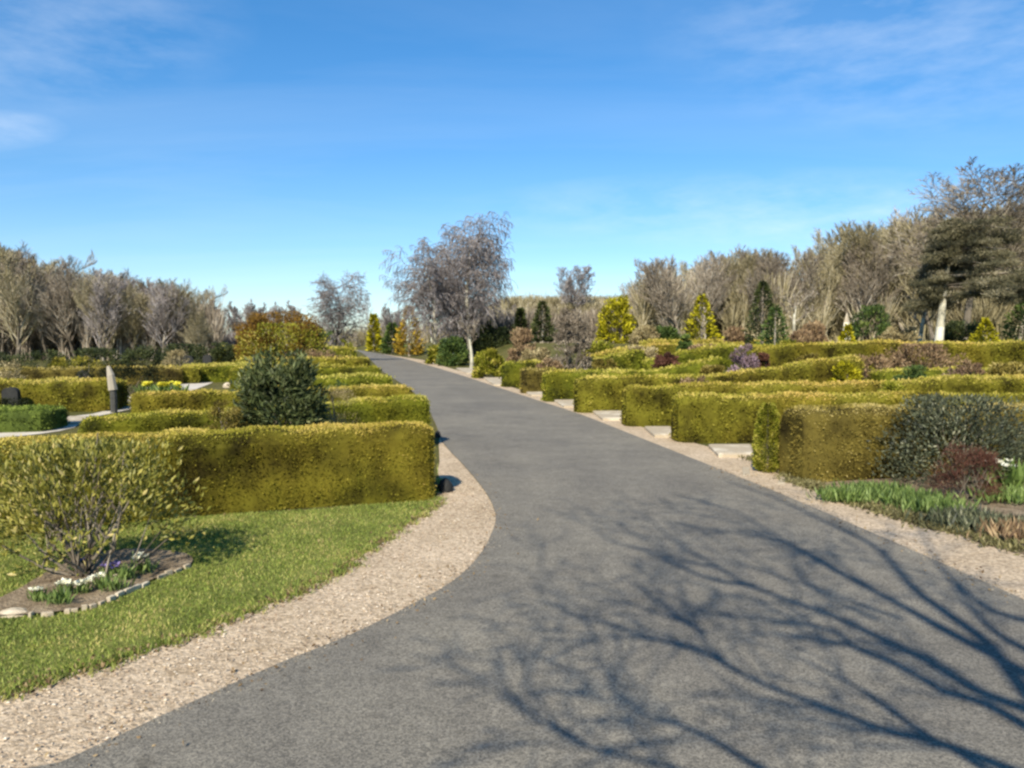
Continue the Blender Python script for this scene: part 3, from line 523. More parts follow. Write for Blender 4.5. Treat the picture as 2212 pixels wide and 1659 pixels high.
# right: middle distance plants
for a in [('bush', 1056, 34, 760, 66, HEDGEG, 'rounded yellow-green bush beside the pale stump on the right verge'),
          ('heather', 1128, 36, 714, 62, HEATH, 'domed brown heather with tan top right of the birches'),
          ('heather', 1160, 30, 752, 80, TAN, 'low tan heather mound behind the right verge hedges'),
          ('evergreen_bush', 978, 52, 734, 66, CONIFG, 'dark green bush between the two birch trunks'),
          ('bush', 950, 56, 750, 50, HEDGEG, 'low bush at the foot of the golden conifer'),
          ('twiggy_shrub', 1235, 27, 672, 84, TWIG, 'tall brownish bare twiggy shrub right of the heather dome'),
          ('heather', 1292, 34, 742, 80, HEDGEG, 'low olive mound left of the yellow shrub'),
          ('yellow_shrub', 1332, 52, 646, 78, LIME, 'yellow flowering shrub on the rise, left of the yellow conifer'),
          ('heather', 1395, 44, 710, 60, TAN, 'pale tan mound right of the yellow flowering shrub'),
          ('bush', 1432, 45, 712, 70, CONIFG, 'dark green low bush left of the yellow conifer'),
          ('bush', 1590, 34, 712, 60, HEATH, 'brown mound left of the tall dark conifer'),
          ('heather', 1607, 18.4, 752, 78, PURP, 'purple flowering heather mound below the tall dark conifer'),
          ('bush', 1648, 18.8, 760, 34, RED, 'dark red-brown bush right of the purple heather'),
          ('yellow_shrub', 1826, 17.2, 780, 62, LIME, 'low bright yellow plant among the heathers at right'),
          ('bush', 1968, 17.0, 797, 76, CONIFG, 'low dark green mound in the heather bed at right'),
          ('heather', 2070, 17.0, 795, 90, PINK, 'faded pink heather patch at right, beside the brown bush'),
          ('bush', 2098, 16.7, 780, 60, HEATH, 'brown dome on the pink heather at right'),
          ('heather', 1880, 18.6, 768, 90, HEATH, 'faded brown heather patch right of the yellow plant'),
          ('heather', 1990, 20.2, 750, 170, HEATH, 'dark brown heather along the raised hedge top'),
          ('bush', 2180, 17.5, 790, 90, HEDGEB, 'olive brown bush at the right edge beyond the hedges'),
          ('rhododendron', 1880, 40, 668, 90, CONIFG, 'green rhododendron with dark base right of the pale stone spike'),
          ('heather', 1755, 38, 700, 60, HEATH, 'mauve brown bush left of the pale stone spike'),
          ('bush', 1945, 36, 712, 90, TAN, 'tan grassy mound left of the cedar trunk'),
          ('bush', 1735, 33, 718, 60, HEATH, 'brown mound right of the green cone conifer'),
          ('rhododendron', 2078, 40, 700, 90, CONIF, 'black-green bush behind the cedar trunk'),
          ('evergreen_bush', 1060, 62, 700, 80, CONIF, 'dark distant bush right of the birches'),
          ('heather', 1480, 30, 725, 30, CONIFG, 'small upright green bush below the yellow conifer'),
          ('heather', 1185, 25.4, 776, 60, HEATH, 'brown mound just above the green hedge left of the twiggy shrub'),
          ('bush', 1305, 22.6, 783, 70, HEDGEB, 'olive brown mound rising between the hedge rows below the yellow flowering shrub'),
          ('heather', 1385, 29.5, 754, 80, TAN, 'tan mound on the rise between the yellow shrub and yellow conifer'),
          ('bush', 1440, 24.0, 768, 54, RED, 'small rusty bush between the hedge rows below the yellow conifer'),
          ('heather', 1520, 29.0, 750, 70, HEATH, 'brown heather under the right yellow conifer'),
          ('bush', 1540, 19.5, 790, 60, HEDGEB, 'brown-green mound left of the purple heather, in front'),
          ('bush', 1745, 19.0, 772, 70, HEDGEB, 'brown-green mound right of the purple heather'),
          ('heather', 1500, 16.2, 818, 70, HEATH, 'low brown plant between the two front right hedges'),
          ('bush', 1930, 14.0, 826, 70, HEDGEG, 'yellow-green tuft just above the front right hedges'),
          ('heather', 1700, 24.5, 742, 60, HEDGEG, 'yellow-green mound at the foot of the green cone')]:
    pshrub(a[0], a[1], a[2], a[3], a[4], a[5], a[6], 'heather' if a[0] == 'heather' else 'shrub', flat=.5, n=4200, size=max(.03, a[2] * .0042))
conifer('golden_conifer', 884, 88, 663, 60, GOLD, 'golden orange cone shaped conifer left of the birches')
conifer('golden_conifer', 808, 130, 680, 26, LIME, 'slim yellow-green conifer above the far end of the path')
conifer('green_conifer', 848, 105, 700, 46, CONIFG, 'small dark green conifer between the slim and the golden one')
conifer('dark_conifer', 1172, 60, 652, 50, CONIF, 'dark green cone conifer right of the birches, larger one')
conifer('dark_conifer', 1124, 62, 668, 28, CONIF, 'narrow dark conifer left of the larger dark cone')
conifer('yellow_conifer', 1515, 42, 640, 76, LIME, 'bright yellow cone conifer with dark base', irregular=.2)
conifer('dark_conifer', 1646, 33, 610, 80, CONIF, 'tall dark pointed conifer above the purple heather', power=.7)
conifer('green_conifer', 1674, 28, 664, 70, CONIFG, 'shorter green conifer in front of the tall dark one', power=.6)
conifer('yellow_conifer', 1830, 27, 704, 66, LIME, 'low yellow conifer in front of the pale stone spike', power=1.2, irregular=.2)
conifer('yellow_conifer', 2128, 27, 690, 120, LIME, 'spreading yellow conifer under the cedar at right', power=1.25, irregular=.2)
conifer('green_conifer', 2225, 34, 640, 120, CONIFG, 'dense green conifer cut by the right picture edge', power=.5)

# ------------------------------------------------------------------ bare trees
def grow(segs, p, d, L, r, lvl, par, rg):
    nseg = par['nseg'][min(lvl, len(par['nseg']) - 1)]; sl = L / nseg; pts = [p.copy()]; rr = [r]; dirs = []
    for i in range(nseg):
        dd = d + rg.normal(0, par['wob'], 3); dd[2] += par['lift'][min(lvl, len(par['lift']) - 1)]; d = dd / np.linalg.norm(dd)
        p = p + d * sl; r1 = r * (1 - (i + 1) / nseg * par['taper']); segs.append((pts[-1], p, rr[-1], max(r1, par['rmin']), lvl)); pts.append(p); rr.append(max(r1, par['rmin'])); dirs.append(d)
    if lvl + 1 >= par['levels']: return
    nc = par['kids'][lvl]; s0 = par['start'][min(lvl, len(par['start']) - 1)]
    for j in range(nc):
        t = s0 + (1 - s0) * (j + rg.random()) / nc; f = t * nseg; i = min(int(f), nseg - 1); q = pts[i] + (pts[i + 1] - pts[i]) * (f - i); dd = dirs[i]
        x = np.cross(dd, [0, 0, 1.0]); 
        if np.linalg.norm(x) < .1: x = np.array([1.0, 0, 0])
        x /= np.linalg.norm(x); y = np.cross(dd, x); a = j * 2.4 + rg.random() * 1.2; an = rad(par['ang'][lvl] + rg.normal(0, 8))
        nd = dd * math.cos(an) + (x * math.cos(a) + y * math.sin(a)) * math.sin(an)
        grow(segs, q, nd, L * par['len'][lvl] * (1.15 - .6 * t * par.get('tip', .6)) * (.8 + .4 * rg.random()), rr[i] * par['rad'], lvl + 1, par, rg)
def bare_mesh(seed, par, mt, mc, H, r, crownlvl=2):
    rg = np.random.default_rng(seed); segs = []; trunks = par.get('trunks', 1)
    for t in range(trunks):
        lean = np.array([rg.normal(0, .05 + .09 * (trunks > 1)), rg.normal(0, .06), 1.0]); grow(segs, np.array([rg.normal(0, .25) * (t > 0), rg.normal(0, .25) * (t > 0), -.1]), lean / np.linalg.norm(lean), H * (.9 + .1 * rg.random()), r, 0, par, rg)
    p0 = np.array([s[0] for s in segs]); p1 = np.array([s[1] for s in segs]); r0 = np.array([s[2] for s in segs]); r1 = np.array([s[3] for s in segs]); lv = np.array([s[4] for s in segs])
    sc = H * 1.03 / np.quantile(p1[:, 2], .998); p0 = p0 * [1, 1, sc]; p1 = p1 * [1, 1, sc]
    qr = np.hypot(p1[:, 0], p1[:, 1]); k = (lv < 1) | (qr < np.quantile(qr, .97) * 1.08); p0, p1, r0, r1, lv = p0[k], p1[k], r0[k], r1[k], lv[k]
    bt = B(); k = lv < 1; tubes(bt, p0[k], p1[k], r0[k], r1[k], 7)
    bc = B(); k2 = (lv >= 1) & (r0 > .03); tubes(bc, p0[k2], p1[k2], r0[k2], r1[k2], 5); k3 = (lv >= 1) & (r0 <= .03); tubes(bc, p0[k3], p1[k3], r0[k3], r1[k3], 3)
    return bt.mesh('trunk', mt), bc.mesh('crown', mc)
def tree(ms, name, X, Y, label, cat='tree', group=None, rz=0.0, s=1.0, sz=None, z=None):
    root = empty(name, (X, Y, float(T(X, Y)) if z is None else z), label, cat, group); root.rotation_euler = (0, 0, rz); root.scale = (s, s, sz or s)
    link('trunk', ms[0], root); link('crown', ms[1], root); return root
WOOD = dict(nseg=[7, 5, 4, 3], wob=.09, lift=[.05, .16, .12, .10], taper=.85, rmin=.015, levels=4, kids=[20, 9, 7], start=[.14, .2, .2], ang=[28, 26, 24], len=[.46, .50, .62], rad=.55, tip=1.0)
WOOD5 = dict(WOOD, levels=5, kids=[20, 7, 5, 3], nseg=[7, 4, 3, 2, 2], ang=[40, 38, 36, 34], len=[.38, .45, .5, .55], rmin=.010)
wa = [bare_mesh(100 + i, dict(WOOD, trunks=1 + i % 2, kids=[20 - 3 * (i % 2), 9, 7], ang=[26 + 4 * (i % 3), 26, 24]), BARK, [TWIG, TWIGP, TWIG, TWIGO, TWIG, TWIGP][i], 9.0, .13) for i in range(6)]
wo = [bare_mesh(200 + i, dict(WOOD, trunks=1 + i % 2, kids=[20 - 3 * (i % 2), 9, 7], ang=[26 + 4 * (i % 3), 26, 24]), BARK, [TWIGO, TWIG, TWIGO, TWIGO, TWIGO, TWIG][i], 9.5, .14) for i in range(6)]
def wood(n, us, Ys, tops, ms, name, label, group, seed):
    rg = np.random.default_rng(seed)
    for i in range(n):
        f = (i + .5) / n; Y = Ys[0] + (Ys[1] - Ys[0]) * rg.random(); u = us[0] + (us[1] - us[0]) * f + rg.normal(0, 6); X = at(u, Y)[0]; z = float(T(X, Y))
        vt = np.interp(u, [t[0] for t in tops], [t[1] for t in tops]) + abs(rg.normal(0, 16)) - 6; h = hgt(vt, Y) - z; s = h / 9.4
        tree(ms[rg.integers(0, len(ms))], name, X, Y, label, 'tree', group, rg.random() * 6.28, s * (1.0 + .3 * rg.random()), s)
LT = [(-80, 525), (0, 528), (60, 535), (120, 580), (200, 575), (300, 592), (370, 604), (420, 628), (450, 662), (480, 700)]
for k, (Y0, Y1, nn) in enumerate([(66, 70, 14), (72, 77, 15), (79, 84, 15), (86, 92, 14)]):
    wood(nn, (-60, 452 - k * 2), (Y0, Y1), LT, wa, 'bare_tree', 'leafless grey-brown tree in the dense wood on the left', 'bare trees of the left wood', 40 + k)
RT = [(1360, 640), (1400, 605), (1440, 575), (1500, 552), (1580, 552), (1640, 548), (1720, 545), (1790, 530), (1850, 490), (1900, 482), (1950, 480), (2010, 470), (2100, 460), (2300, 440)]
for k, (Y0, Y1, nn) in enumerate([(56, 60, 15), (62, 66, 18), (68, 73, 19), (75, 80, 20)]):
    wood(nn, (1375 + 6 * k, 2290), (Y0, Y1), RT, wo, 'bare_tree', 'leafless olive-brown tree in the dense wood on the right', 'bare trees of the right wood', 50 + k)
# bare understory brush that closes the woods below the crowns
def brush(u0, u1, Y0, Y1, n, m_, label, hm, seed, zmin=0):
    rg = np.random.default_rng(seed); b = B()
    for i in range(n):
        Y = Y0 + (Y1 - Y0) * rg.random(); u = u0 + (u1 - u0) * rg.random(); X = at(u, Y)[0]; c = np.array([X, Y, float(T(X, Y))]); m = 26; hh = hm * (.6 + .6 * rg.random())
        q = rg.normal(0, .7, (m, 2)); tip = c + np.column_stack([q[:, 0], q[:, 1], hh * (.5 + .6 * rg.random(m))]); mid = c + (tip - c) * [.35, .35, .5]
        tubes(b, c + np.column_stack([rg.normal(0, .25, (m, 2)), np.zeros(m)]), mid, np.full(m, .045), np.full(m, .035), 3); tubes(b, mid, tip, np.full(m, .035), np.full(m, .018), 3)
        t2 = np.repeat(mid, 3, 0); tubes(b, t2, t2 + rg.normal(0, .4, t2.shape) + [0, 0, hh * .22], np.full(3 * m, .022), np.full(3 * m, .014), 3)
    link('understory_brush', b.mesh('understory_brush', m_), kind='stuff', label=label, cat='brush')
brush(-60, 470, 68, 92, 420, TWIG, 'dense leafless brush filling the left wood below its crowns', 5.0, 71)
brush(1370, 2290, 58, 80, 560, TWIGO, 'dense leafless brush filling the right wood below its crowns', 4.6, 72)
brush(470, 715, 84, 110, 170, TWIGP, 'low pale brush along the horizon beyond the path end', 2.6, 73)
brush(560, 1010, 200, 235, 260, TWIGO, 'far low belt of trees closing the view beyond the path end', 6.0, 75)
brush(1000, 1400, 64, 80, 240, TWIG, 'low brown brush below the hill right of the birches', 2.6, 74)
# far pale trees on the horizon
wf = bare_mesh(300, dict(WOOD, rmin=.03), BARK, TWIGP, 9.0, .2)
for i, (u, Y, vt) in enumerate([(480, 150, 655), (505, 155, 650), (530, 150, 645), (556, 160, 652), (585, 158, 662), (612, 150, 650), (640, 155, 648), (830, 190, 655), (850, 190, 665), (1110, 100, 655)]):
    X = at(u, Y)[0]; tree(wf, 'far_tree', X, Y, 'tiny pale leafless tree far off on the horizon beyond the hedges', 'tree', 'tiny trees far off on the horizon', i * 1.1, (hgt(vt, Y) - float(T(X, Y))) / 9.4)
# wooded hill, one mass of scrub
rg = np.random.default_rng(9); b = B()
nS = 620; hx = rg.random(nS); Yh = 84 + 30 * rg.random(nS) ** .8; uu = 1010 + 560 * hx; Xh = (uu - 1106) / F * Yh; Zh = T(Xh, Yh)
for i in range(nS):
    m = 34; c = np.array([Xh[i], Yh[i], Zh[i]]); hh = 1.0 + 1.0 * rg.random(); a = rg.random(m) * 6.28; q = rg.random(m) ** .6
    tip = c + np.column_stack([np.cos(a) * q * 1.5, np.sin(a) * q * 1.5, hh * (1 - .5 * q ** 2) * (.8 + .4 * rg.random(m))]); mid = c + (tip - c) * [.35, .35, .55]
    tubes(b, np.tile(c, (m, 1)), mid, np.full(m, .05), np.full(m, .035), 3); tubes(b, mid, tip, np.full(m, .035), np.full(m, .02), 3)
    t2 = np.repeat(mid, 2, 0); e2 = t2 + rg.normal(0, .45, t2.shape) + [0, 0, .4]; tubes(b, t2, e2, np.full(2 * m, .025), np.full(2 * m, .015), 3)
link('hillside_scrub', b.mesh('hillside_scrub', TWIGO), kind='stuff', label='mass of bare scrub covering the distant low hill', cat='scrub')
# weeping birches
BIR = dict(nseg=[8, 6, 6, 6], wob=.09, lift=[.02, .05, -.14, -.42], taper=.8, rmin=.016, levels=4, kids=[26, 11, 10], start=[.22, .15, .1], ang=[42, 48, 45], len=[.46, .42, .60], rad=.5, tip=.7)
def birch(u, Y, vtop, seed, label, lean, kids=24, H=10.0, name='weeping_birch', par=BIR, mc=BIRT, s_x=1.0, mt=PALE):
    p = dict(par, kids=[kids] + par['kids'][1:]); ms = bare_mesh(seed, p, mt, mc, H, .19); X = at(u, Y)[0]; z = float(T(X, Y)); s = (hgt(vtop, Y) - z) / (H * 1.03)
    t = tree(ms, name, X, Y, label, s=s * s_x, sz=s); t.rotation_euler = (0, rad(lean), 0); return t
birch(940, 58, 520, 11, 'left weeping birch with pale trunk above the path', 0, s_x=1.15)
birch(1016, 60, 464, 12, 'taller right weeping birch with drooping branch tips', 5, s_x=1.1)
birch(976, 64, 480, 13, 'middle weeping birch standing behind the two front ones', 0, s_x=1.1)
tree(bare_mesh(31, dict(BIR, lift=[.02, .06, .0, -.14], kids=[22, 10, 10], start=[.12, .15, .1]), DBARK, BIRT, 7.0, .15), 'bare_tree', at(722, 66)[0], 66, 'bushy grey bare tree above the green hedges left of the path end', s=(hgt(584, 66)) / 7.4)
tree(bare_mesh(32, dict(WOOD5, kids=[14, 6, 5, 3]), DBARK, TWIGP, 7.0, .10), 'bare_tree', at(806, 140)[0], 140, 'slender pale bare tree between bushy grey tree and birches', s=hgt(622, 140) / 7.4 * .8, sz=hgt(622, 140) / 7.4)
hT = float(T(at(1232, 100)[0], 100)); tree(bare_mesh(33, dict(WOOD5, trunks=3, ang=[46, 44, 38, 34], rmin=.016), BARK, TWIGP, 6.5, .12), 'bare_tree', at(1232, 100)[0], 100, 'lone rounded bare tree on the hill skyline', s=(hgt(570, 100) - hT) / 6.8 * 1.2, sz=(hgt(570, 100) - hT) / 6.8)
hT = float(T(at(2095, 47)[0], 47)); tree(bare_mesh(34, dict(WOOD5, kids=[24, 10, 7, 4], ang=[52, 44, 38, 34], start=[.30, .15, .1, .1], len=[.5, .48, .5, .55], rmin=.013), BARK, TWIG, 11.0, .2), 'bare_tree', at(2085, 47)[0], 47, 'tallest bare tree with purplish crown above the cedar', s=(hgt(366, 47) - hT) / 11.3 * 1.3, sz=(hgt(366, 47) - hT) / 11.3)
# pale slim trunks standing in the garden
def stub(u, Y, v0, r, label, lean=0.0, name='pale_trunk_tree', up=.6):
    X = at(u, Y)[0]; z = float(T(X, Y)); h = hgt(v0, Y) - z; root = empty(name, (X, Y, z), label, 'tree'); b = B(); b2 = B(); n = 7; P = [np.array([lean * h * t * t + .04 * math.sin(t * 5), .03 * math.cos(t * 4), h * t]) for t in np.linspace(0, 1, n)]
    rr = r * (1.1 - .55 * np.linspace(0, 1, n)); rr[0] *= 1.15; tubes(b, P[:-1], P[1:], rr[:-1], rr[1:], 8); link('trunk', b.mesh('trunk', PALE, True), root)
    sg = []; rg = np.random.default_rng(int(u)); par = dict(WOOD, levels=3, kids=[5, 4], ang=[35, 35], len=[.5, .5])
    for k in range(6): a = k * 1.1; grow(sg, P[-1 - k % 3], np.array([math.cos(a) * .6, math.sin(a) * .6, up]), h * .45, r * .4, 0, par, rg)
    tubes(b2, [s[0] for s in sg], [s[1] for s in sg], [s[2] for s in sg], [s[3] for s in sg], 4); link('crown', b2.mesh('crown', TWIG), root)
stub(1018, 47, 722, .11, 'pale cut birch stump standing on the right verge of the path', -.05)
stub(1712, 36, 662, .10, 'thin pale trunk right of the green cone conifer', .05)
stub(1984, 38, 672, .12, 'thin curved pale trunk left of the cedar', .15)
# big cedar at right
cX, cY = at(2026, 34)[0], 34.0; cz = float(T(cX, cY)); root = empty('cedar_tree', (cX, cY, cz), 'big dark cedar with pale trunk and layered foliage at right', 'tree')
ch = hgt(462, cY) - cz; b = B(); n = 9; ts = np.linspace(0, 1, n); P = np.array([[.05 * math.sin(t * 6) + 1.0 * t ** 2, .2 * t, ch * .93 * t] for t in ts]); rr = .19 * (1.15 - .95 * ts); rr[0] = .27; tubes(b, P[:-1], P[1:], rr[:-1], rr[1:], 10); link('trunk', b.mesh('trunk', PALE, True), root)
b = B(); bl = B(); rg = np.random.default_rng(77); p0 = []; p1 = []; r0 = []; r1 = []
for i in range(34):
    t = .42 + .56 * (i // 5 * 5 + 2.5 + .25 * (i % 5)) / 34; a = i * 2.4 + rg.normal(0, .2); st = np.array([np.interp(t, ts, P[:, c]) for c in range(3)]); L = (3.7 if math.cos(a) > 0 else .75) * (1.15 - .65 * max(0, t - .6) / .4) * (.55 + .65 * rg.random())
    en = st + np.array([math.cos(a) * L, math.sin(a) * L, -.12 * L + .25 * rg.normal()]); mid = (st + en) / 2 + [0, 0, .18]
    p0 += [st, mid]; p1 += [mid, en]; r0 += [.06, .04]; r1 += [.04, .015]
    for q in range(7):
        f = .25 + .75 * rg.random(); c = st + (en - st) * f + [0, 0, .12] + rg.normal(0, .18, 3); m = 330; o = rndunit(m) * (rg.random((m, 1)) ** .4) * np.array([.50, .50, .15]) * (.8 + .5 * rg.random())
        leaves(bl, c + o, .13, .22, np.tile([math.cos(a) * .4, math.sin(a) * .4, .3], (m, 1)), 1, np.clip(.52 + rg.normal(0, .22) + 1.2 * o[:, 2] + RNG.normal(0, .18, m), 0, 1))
tubes(b, p0, p1, r0, r1, 5); link('branches', b.mesh('branches', DBARK), root); link('foliage', bl.mesh('foliage', CEDAR), root)

# ------------------------------------------------------------------ stones, posts, edging
def slab(name, pts, h, label, m=STONE, cat='stone slab', bev=.03, group=None):
    pts = np.array(pts, float); c = pts.mean(0); n = len(pts); z = float(T(*c)); inn = c + (pts - c) * (1 - bev * 2 / np.linalg.norm(pts - c, axis=1, keepdims=True))
    V = [(*(p - c), -.05) for p in pts] + [(*(p - c), h - bev * .6) for p in pts] + [(*(p - c), h) for p in inn]
    fc = [[i, (i + 1) % n, (i + 1) % n + n, i + n] for i in range(n)] + [[i + n, (i + 1) % n + n, (i + 1) % n + 2 * n, i + 2 * n] for i in range(n)]
    me = bpy.data.meshes.new(name); me.from_pydata(V, [], fc + [list(range(2 * n, 3 * n))]); me.materials.append(m); return link(name, me, loc=(c[0], c[1], z), label=label, cat=cat, group=group)
for (u0, u1, v0, v1, lab) in [(1530, 1622, 968, 990, 'largest white stone slab on the right verge before the long hedge'), (1392, 1455, 928, 947, 'second cream slab along the right verge'), (1280, 1354, 893, 910, 'third cream slab along the right verge'),
        (1196, 1248, 868, 882, 'fourth cream slab along the right verge'), (1126, 1178, 845, 857, 'fifth cream slab along the right verge'), (1044, 1085, 818, 834, 'sixth small cream slab along the right verge'), (985, 1020, 797, 808, 'farthest small cream slab along the right verge')]:
    a = gp(u0, v0); c = gp(u1, v0); d = gp(u1 + 6, v1); e = gp(u0 + 22, v1); slab('stone_slab', [e, d, c, a], .07, lab)
g = gp(1352, 1100)
for (u, v, l, lab) in [(1612, 1020, .95, 'pale kerbstone laid across the right verge, left of the pair'), (1690, 1040, .7, 'pale kerbstone across the right verge, right of the pair')]:
    g = gp(u, v); d = np.array([.10, .35 * l]); q = np.array([.05, .0]); slab('kerbstone', [g - d - q, g - d + q, g + d + q, g + d - q], .02, lab, cat='kerbstone')
X = at(242, 17.25)[0]
def post():
    root = empty('marker_post', (X, 17.25, 0), 'upright weathered post with pale top at the hedge end on the left', 'post'); b = B(); tubes(b, [[0, 0, -.1], [.0, 0, .35]], [[.0, 0, .35], [-.01, 0, .52]], [.075, .075], [.075, .07], 8); link('shaft', b.mesh('shaft', DSTONE), root)
    b = B(); tubes(b, [[-.01, 0, .52], [-.05, 0, .85]], [[-.05, 0, .85], [-.10, 0, 1.06]], [.10, .085], [.085, .04], 8); b.add([[-.10, 0, 1.08]] + [[-.10 + .04 * math.cos(a), .04 * math.sin(a), 1.06] for a in np.arange(6) * 1.047], [[0, 1 + i, 1 + (i + 1) % 6] for i in range(6)]); link('cap', b.mesh('cap', BARK), root)
post()
def rock(u, v, sx, sy, h, m, label, seed, name='garden_stone', cat='stone', Y=None):
    import bmesh
    g = gp(u, v) if Y is None else np.array([at(u, Y)[0], Y]); bm = bmesh.new(); bmesh.ops.create_icosphere(bm, subdivisions=3, radius=1); me = bpy.data.meshes.new(name)
    Pn = np.array([vv.co[:] for vv in bm.verts]); k = 1 + .14 * blobnoise(Pn, seed, 1.6)
    for vv, kk in zip(bm.verts, k): c = vv.co * float(kk); vv.co = (c.x * sx, c.y * sy, max(c.z, -.25) * h)
    bm.to_mesh(me); bm.free(); me.materials.append(m); return link(name, me, loc=(g[0], g[1], float(T(*g)) + h * .15), label=label, cat=cat)
rock(962, 1063, .085, .09, .13, DSTONE, 'dark stone at the path end of the nearest left hedge', 1)
rock(945, 945, .05, .05, .10, DSTONE, 'small dark stone at the path edge behind the nearest left hedge', 2)
rock(30, 1328, .09, .06, .035, STONE, 'pinkish flat stone on the soil at the left picture edge', 3)
rock(772, 758, .5, .4, .5, STONE, 'pale lilac boulder left of the far path end', 4, Y=48)
rock(493, 803, .22, .2, .16, STONE, 'cream boulder by the pale path on the left', 5, Y=27)
rock(1628, 812, .25, .2, .13, STONE, 'white flat stone under the purple heather', 6, Y=17.3)
# pointed pale stone
X = at(1828, 34)[0]; z = float(T(X, 34)); hh = hgt(676, 34) - z; b = B(); tubes(b, [[0, 0, 0], [0, 0, .2], [0, 0, hh * .8]], [[0, 0, .2], [0, 0, hh * .8], [0, 0, hh]], [.34, .26, .13], [.34, .13, .02], 4); me = b.mesh('stone_spike', STONE)
link('stone_spike', me, loc=(X, 34, z), label='pale pointed stone rising behind the low yellow conifer', cat='stone')
# bed edging of thin pale stones
ed = smooth([gp(*p) for p in [(60, 1336), (120, 1330), (194, 1317), (270, 1286), (341, 1254), (412, 1226)]], 4)
for i in range(len(ed) - 1):
    if RNG.random() < .25: continue
    a, c = ed[i] + RNG.normal(0, .006, 2), ed[i] + (ed[i + 1] - ed[i]) * (.55 + .35 * RNG.random()); d = (c - a) / np.linalg.norm(c - a); q = np.array([-d[1], d[0]]) * (.010 + .006 * RNG.random())
    slab('edging_stone', [a - q, c - q * (.7 + .5 * RNG.random()), c + q, a + q * (.6 + .5 * RNG.random())], .026 + .014 * RNG.random(), 'small pale stone in the broken edging row of the left flower bed', cat='edging stone', bev=.003, group='edging stones of the left flower bed')
def headstone(u, Y, h, wd, m, label, rz=0.1):
    X = at(u, Y)[0]; root = empty('headstone', (X, Y, float(T(X, Y))), label, 'headstone'); root.rotation_euler = (0, 0, rz)
    n = 10; a = np.linspace(0, math.pi, n); top = [(wd / 2 * math.cos(t), h * .8 + h * .2 * math.sin(t)) for t in a]; pr = [(wd / 2, .05)] + top + [(-wd / 2, .05)]; k = len(pr); th = .07
    V = [(x, -th, z) for x, z in pr] + [(x, th, z) for x, z in pr]; me = bpy.data.meshes.new('slab'); me.from_pydata(V, [], [list(range(k)), list(range(2 * k - 1, k - 1, -1))] + [[i, i + k, (i + 1) % k + k, (i + 1) % k] for i in range(k)]); me.materials.append(m); link('slab', me, root)
    w_ = wd * .65; V = [(x * w_, y * .16, z) for z in (-.03, .06) for x, y in ((-1, -1), (1, -1), (1, 1), (-1, 1))]; me = bpy.data.meshes.new('plinth'); me.from_pydata(V, [], [[0, 1, 5, 4], [1, 2, 6, 5], [2, 3, 7, 6], [3, 0, 4, 7], [4, 5, 6, 7]]); me.materials.append(m); link('plinth', me, root)
headstone(178, 22.0, .8, .34, DSTONE, 'dark upright stone left of the pale post')
headstone(206, 21.5, .5, .30, STONE, 'small pale upright stone just left of the pale post')
headstone(405, 38, .95, .50, DSTONE, 'small dark upright stone on the bright green level plot, left one', .2)
headstone(447, 38, 1.0, .42, DSTONE, 'small dark upright stone on the bright green level plot, right one', 0)
headstone(20, 17.0, .6, .34, DSTONE, 'dark upright stone behind the low green cushion hedge')
for (u0, u1, v0, v1, lab) in [(120, 185, 903, 918, 'pale flat stone slab beside the path at left'), (255, 302, 866, 884, 'pale flat stone slab at the bend of the pale path'), (300, 345, 838, 846, 'narrow pale slab by the daffodils')]:
    slab('stone_slab', [gp(u0, v1), gp(u1, v1), gp(u1 + 4, v0), gp(u0 + 12, v0)], .05, lab)

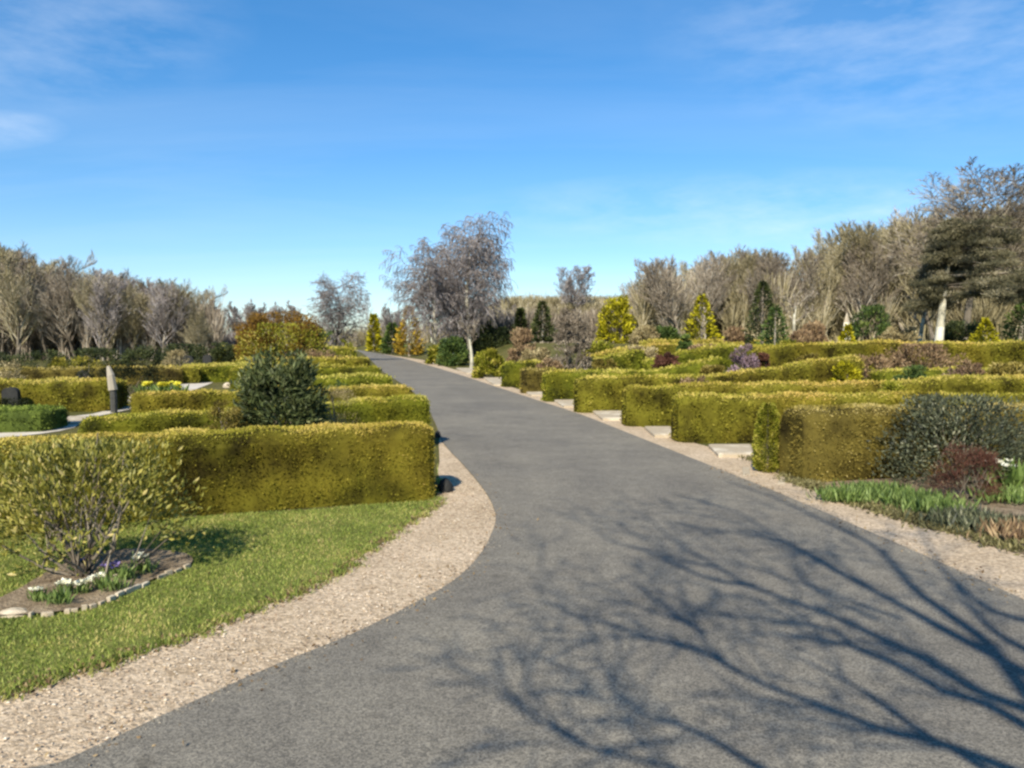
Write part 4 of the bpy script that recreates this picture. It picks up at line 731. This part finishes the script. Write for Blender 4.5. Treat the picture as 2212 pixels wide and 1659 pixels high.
# ------------------------------------------------------------------ the tree behind the camera whose shadow crosses the road
TB = np.array([2.9, -1.6])
c8 = lambda x, y: (955.8 + x * .5679, 1024 + y * .5679)
main = [(0, [(2330, 960), (2212, 830), (2070, 650), (1930, 545), (1790, 440), (1690, 320), (1600, 255), (1480, 200), (1300, 110), (1080, 30)], .075, -1.7),
        (0, [(2212, 900), (2030, 830), (1900, 750), (1750, 670), (1600, 600), (1470, 540), (1300, 480), (1170, 430), (1050, 360), (930, 290), (850, 230), (760, 150)], .055, -1.2),
        (0, [(2260, 990), (2060, 880), (1900, 830), (1730, 730), (1550, 660), (1490, 600), (1250, 560), (1040, 540)], .05, -.9),
        (0, [(2300, 1190), (2000, 1070), (1850, 1020), (1650, 970), (1450, 890), (1280, 830), (1130, 760), (1040, 690), (960, 590), (900, 440)], .045, -.7),
        (0, [(1130, 760), (1000, 690), (830, 640), (640, 580), (430, 510), (340, 420)], .03, -.7),
        (0, [(1000, 610), (900, 560), (800, 480), (740, 430)], .024, -.9), (0, [(960, 590), (850, 500), (800, 400)], .02, -.6), (0, [(950, 580), (720, 500), (520, 440)], .02, -.8),
        (0, [(1300, 1180), (1150, 1090), (1000, 1000), (930, 970), (800, 930), (740, 900), (690, 830), (630, 770)], .028, -.5),
        (0, [(1000, 1180), (860, 1118), (700, 1080), (480, 1010), (330, 900), (260, 830), (210, 690)], .020, -.4),
        (0, [(1900, 600), (1750, 510), (1600, 430), (1450, 350), (1250, 230), (1100, 140), (900, 90)], .045, -1.4),
        (0, [(2240, 570), (2080, 520), (1950, 420), (1880, 340), (1840, 250), (1780, 150)], .045, -1.9),
        (0, [(2260, 700), (2090, 600), (1980, 480), (1900, 360)], .05, -1.6),
        (0, [(1170, 430), (1000, 400), (780, 300), (620, 250), (570, 180)], .028, -1.0), (0, [(1050, 360), (900, 330), (780, 290)], .022, -1.2),
        (0, [(1690, 310), (1705, 200), (1720, 120)], .018, -1.8), (0, [(2060, 1130), (1800, 970), (1640, 850), (1500, 780), (1380, 720)], .026, -.6),
        (0, [(1550, 400), (1400, 310), (1280, 260), (1150, 200), (1000, 160)], .03, -1.3), (0, [(1750, 560), (1500, 470), (1300, 400), (1100, 330)], .024, -1.1), (0, [(1640, 560), (1400, 430), (1330, 330)], .022, -1.3)]
segs = []; rg = np.random.default_rng(5); starts = []
def keep(q): return [x for x in q if max(x[0][1], x[1][1]) < -.25 or min(x[0][2], x[1][2]) > 2.6 + max(0, max(x[0][1], x[1][1])) * .6]
TW = dict(nseg=[5, 4, 3], wob=.16, lift=[.03, .03, .02], taper=.85, rmin=.004, levels=3, kids=[6, 4], start=[.15, .15], ang=[34, 34], len=[.5, .5], rad=.5, tip=.6)
for _, pl, r, yt in main:
    G = np.array([gp(*c8(*p)) for p in pl]); P = []
    for i, g in enumerate(G):
        h = (g[1] - yt + .35 + .05 * i) / (KS * SH[1]); h = max(h, 2.3); h = min(h, 99); P.append(np.array([g[0] - SH[0] * KS * h, g[1] - SH[1] * KS * h, h]))
    P = smooth(P, 3); n = len(P); r *= .74; starts.append((P[0], r))
    for i in range(n - 1):
        a, b_ = r * (1 - .8 * i / n), r * (1 - .8 * (i + 1) / n); segs.append((P[i], P[i + 1], a, b_, 1))
        if i > 1 and rg.random() < .48:
            d = P[i + 1] - P[i]; d /= np.linalg.norm(d); d2 = d + rg.normal(0, .42, 3); d2 /= np.linalg.norm(d2); grow(segs, P[i], d2, .55 + .6 * rg.random(), min(a * .45, .009), 2, dict(TW, nseg=[5, 4, 3, 3, 3], lift=[.03] * 5, levels=5, kids=[0, 0, 4, 2], start=[.15] * 5, ang=[30] * 5, len=[.5] * 5), rg)
segs = keep(segs)
fork = np.array([2.15, -1.9, 2.0]); tr = []
tp = [np.array([TB[0], TB[1] - .3, -.1]), np.array([2.75, -1.95, .7]), np.array([2.4, -1.95, 1.4]), fork]
trs = [.17, .14, .13, .12]
root = empty('overhanging_tree', (TB[0], TB[1] - .3, 0), 'leafless tree behind the viewpoint casting branch shadows on the road', 'tree'); o0 = np.array([TB[0], TB[1] - .3, 0])
for (p, r) in starts:
    if r >= .018 and p[0] > 0.2:
        mid = (fork + p) / 2 + np.array([.1, -.1, -.1]); segs.append((fork, mid, max(r * 1.1, .03), r * 1.05, 1)); segs.append((mid, p, r * 1.05, r, 1))
b = B(); tubes(b, np.array(tp[:-1]) - o0, np.array(tp[1:]) - o0, trs[:-1], trs[1:], 10); link('trunk', b.mesh('trunk', BARK, True), root)
b = B(); p0 = np.array([s[0] for s in segs]) - o0; p1 = np.array([s[1] for s in segs]) - o0; tubes(b, p0, p1, [s[2] for s in segs], [s[3] for s in segs], 5); link('crown', b.mesh('crown', BARK), root)
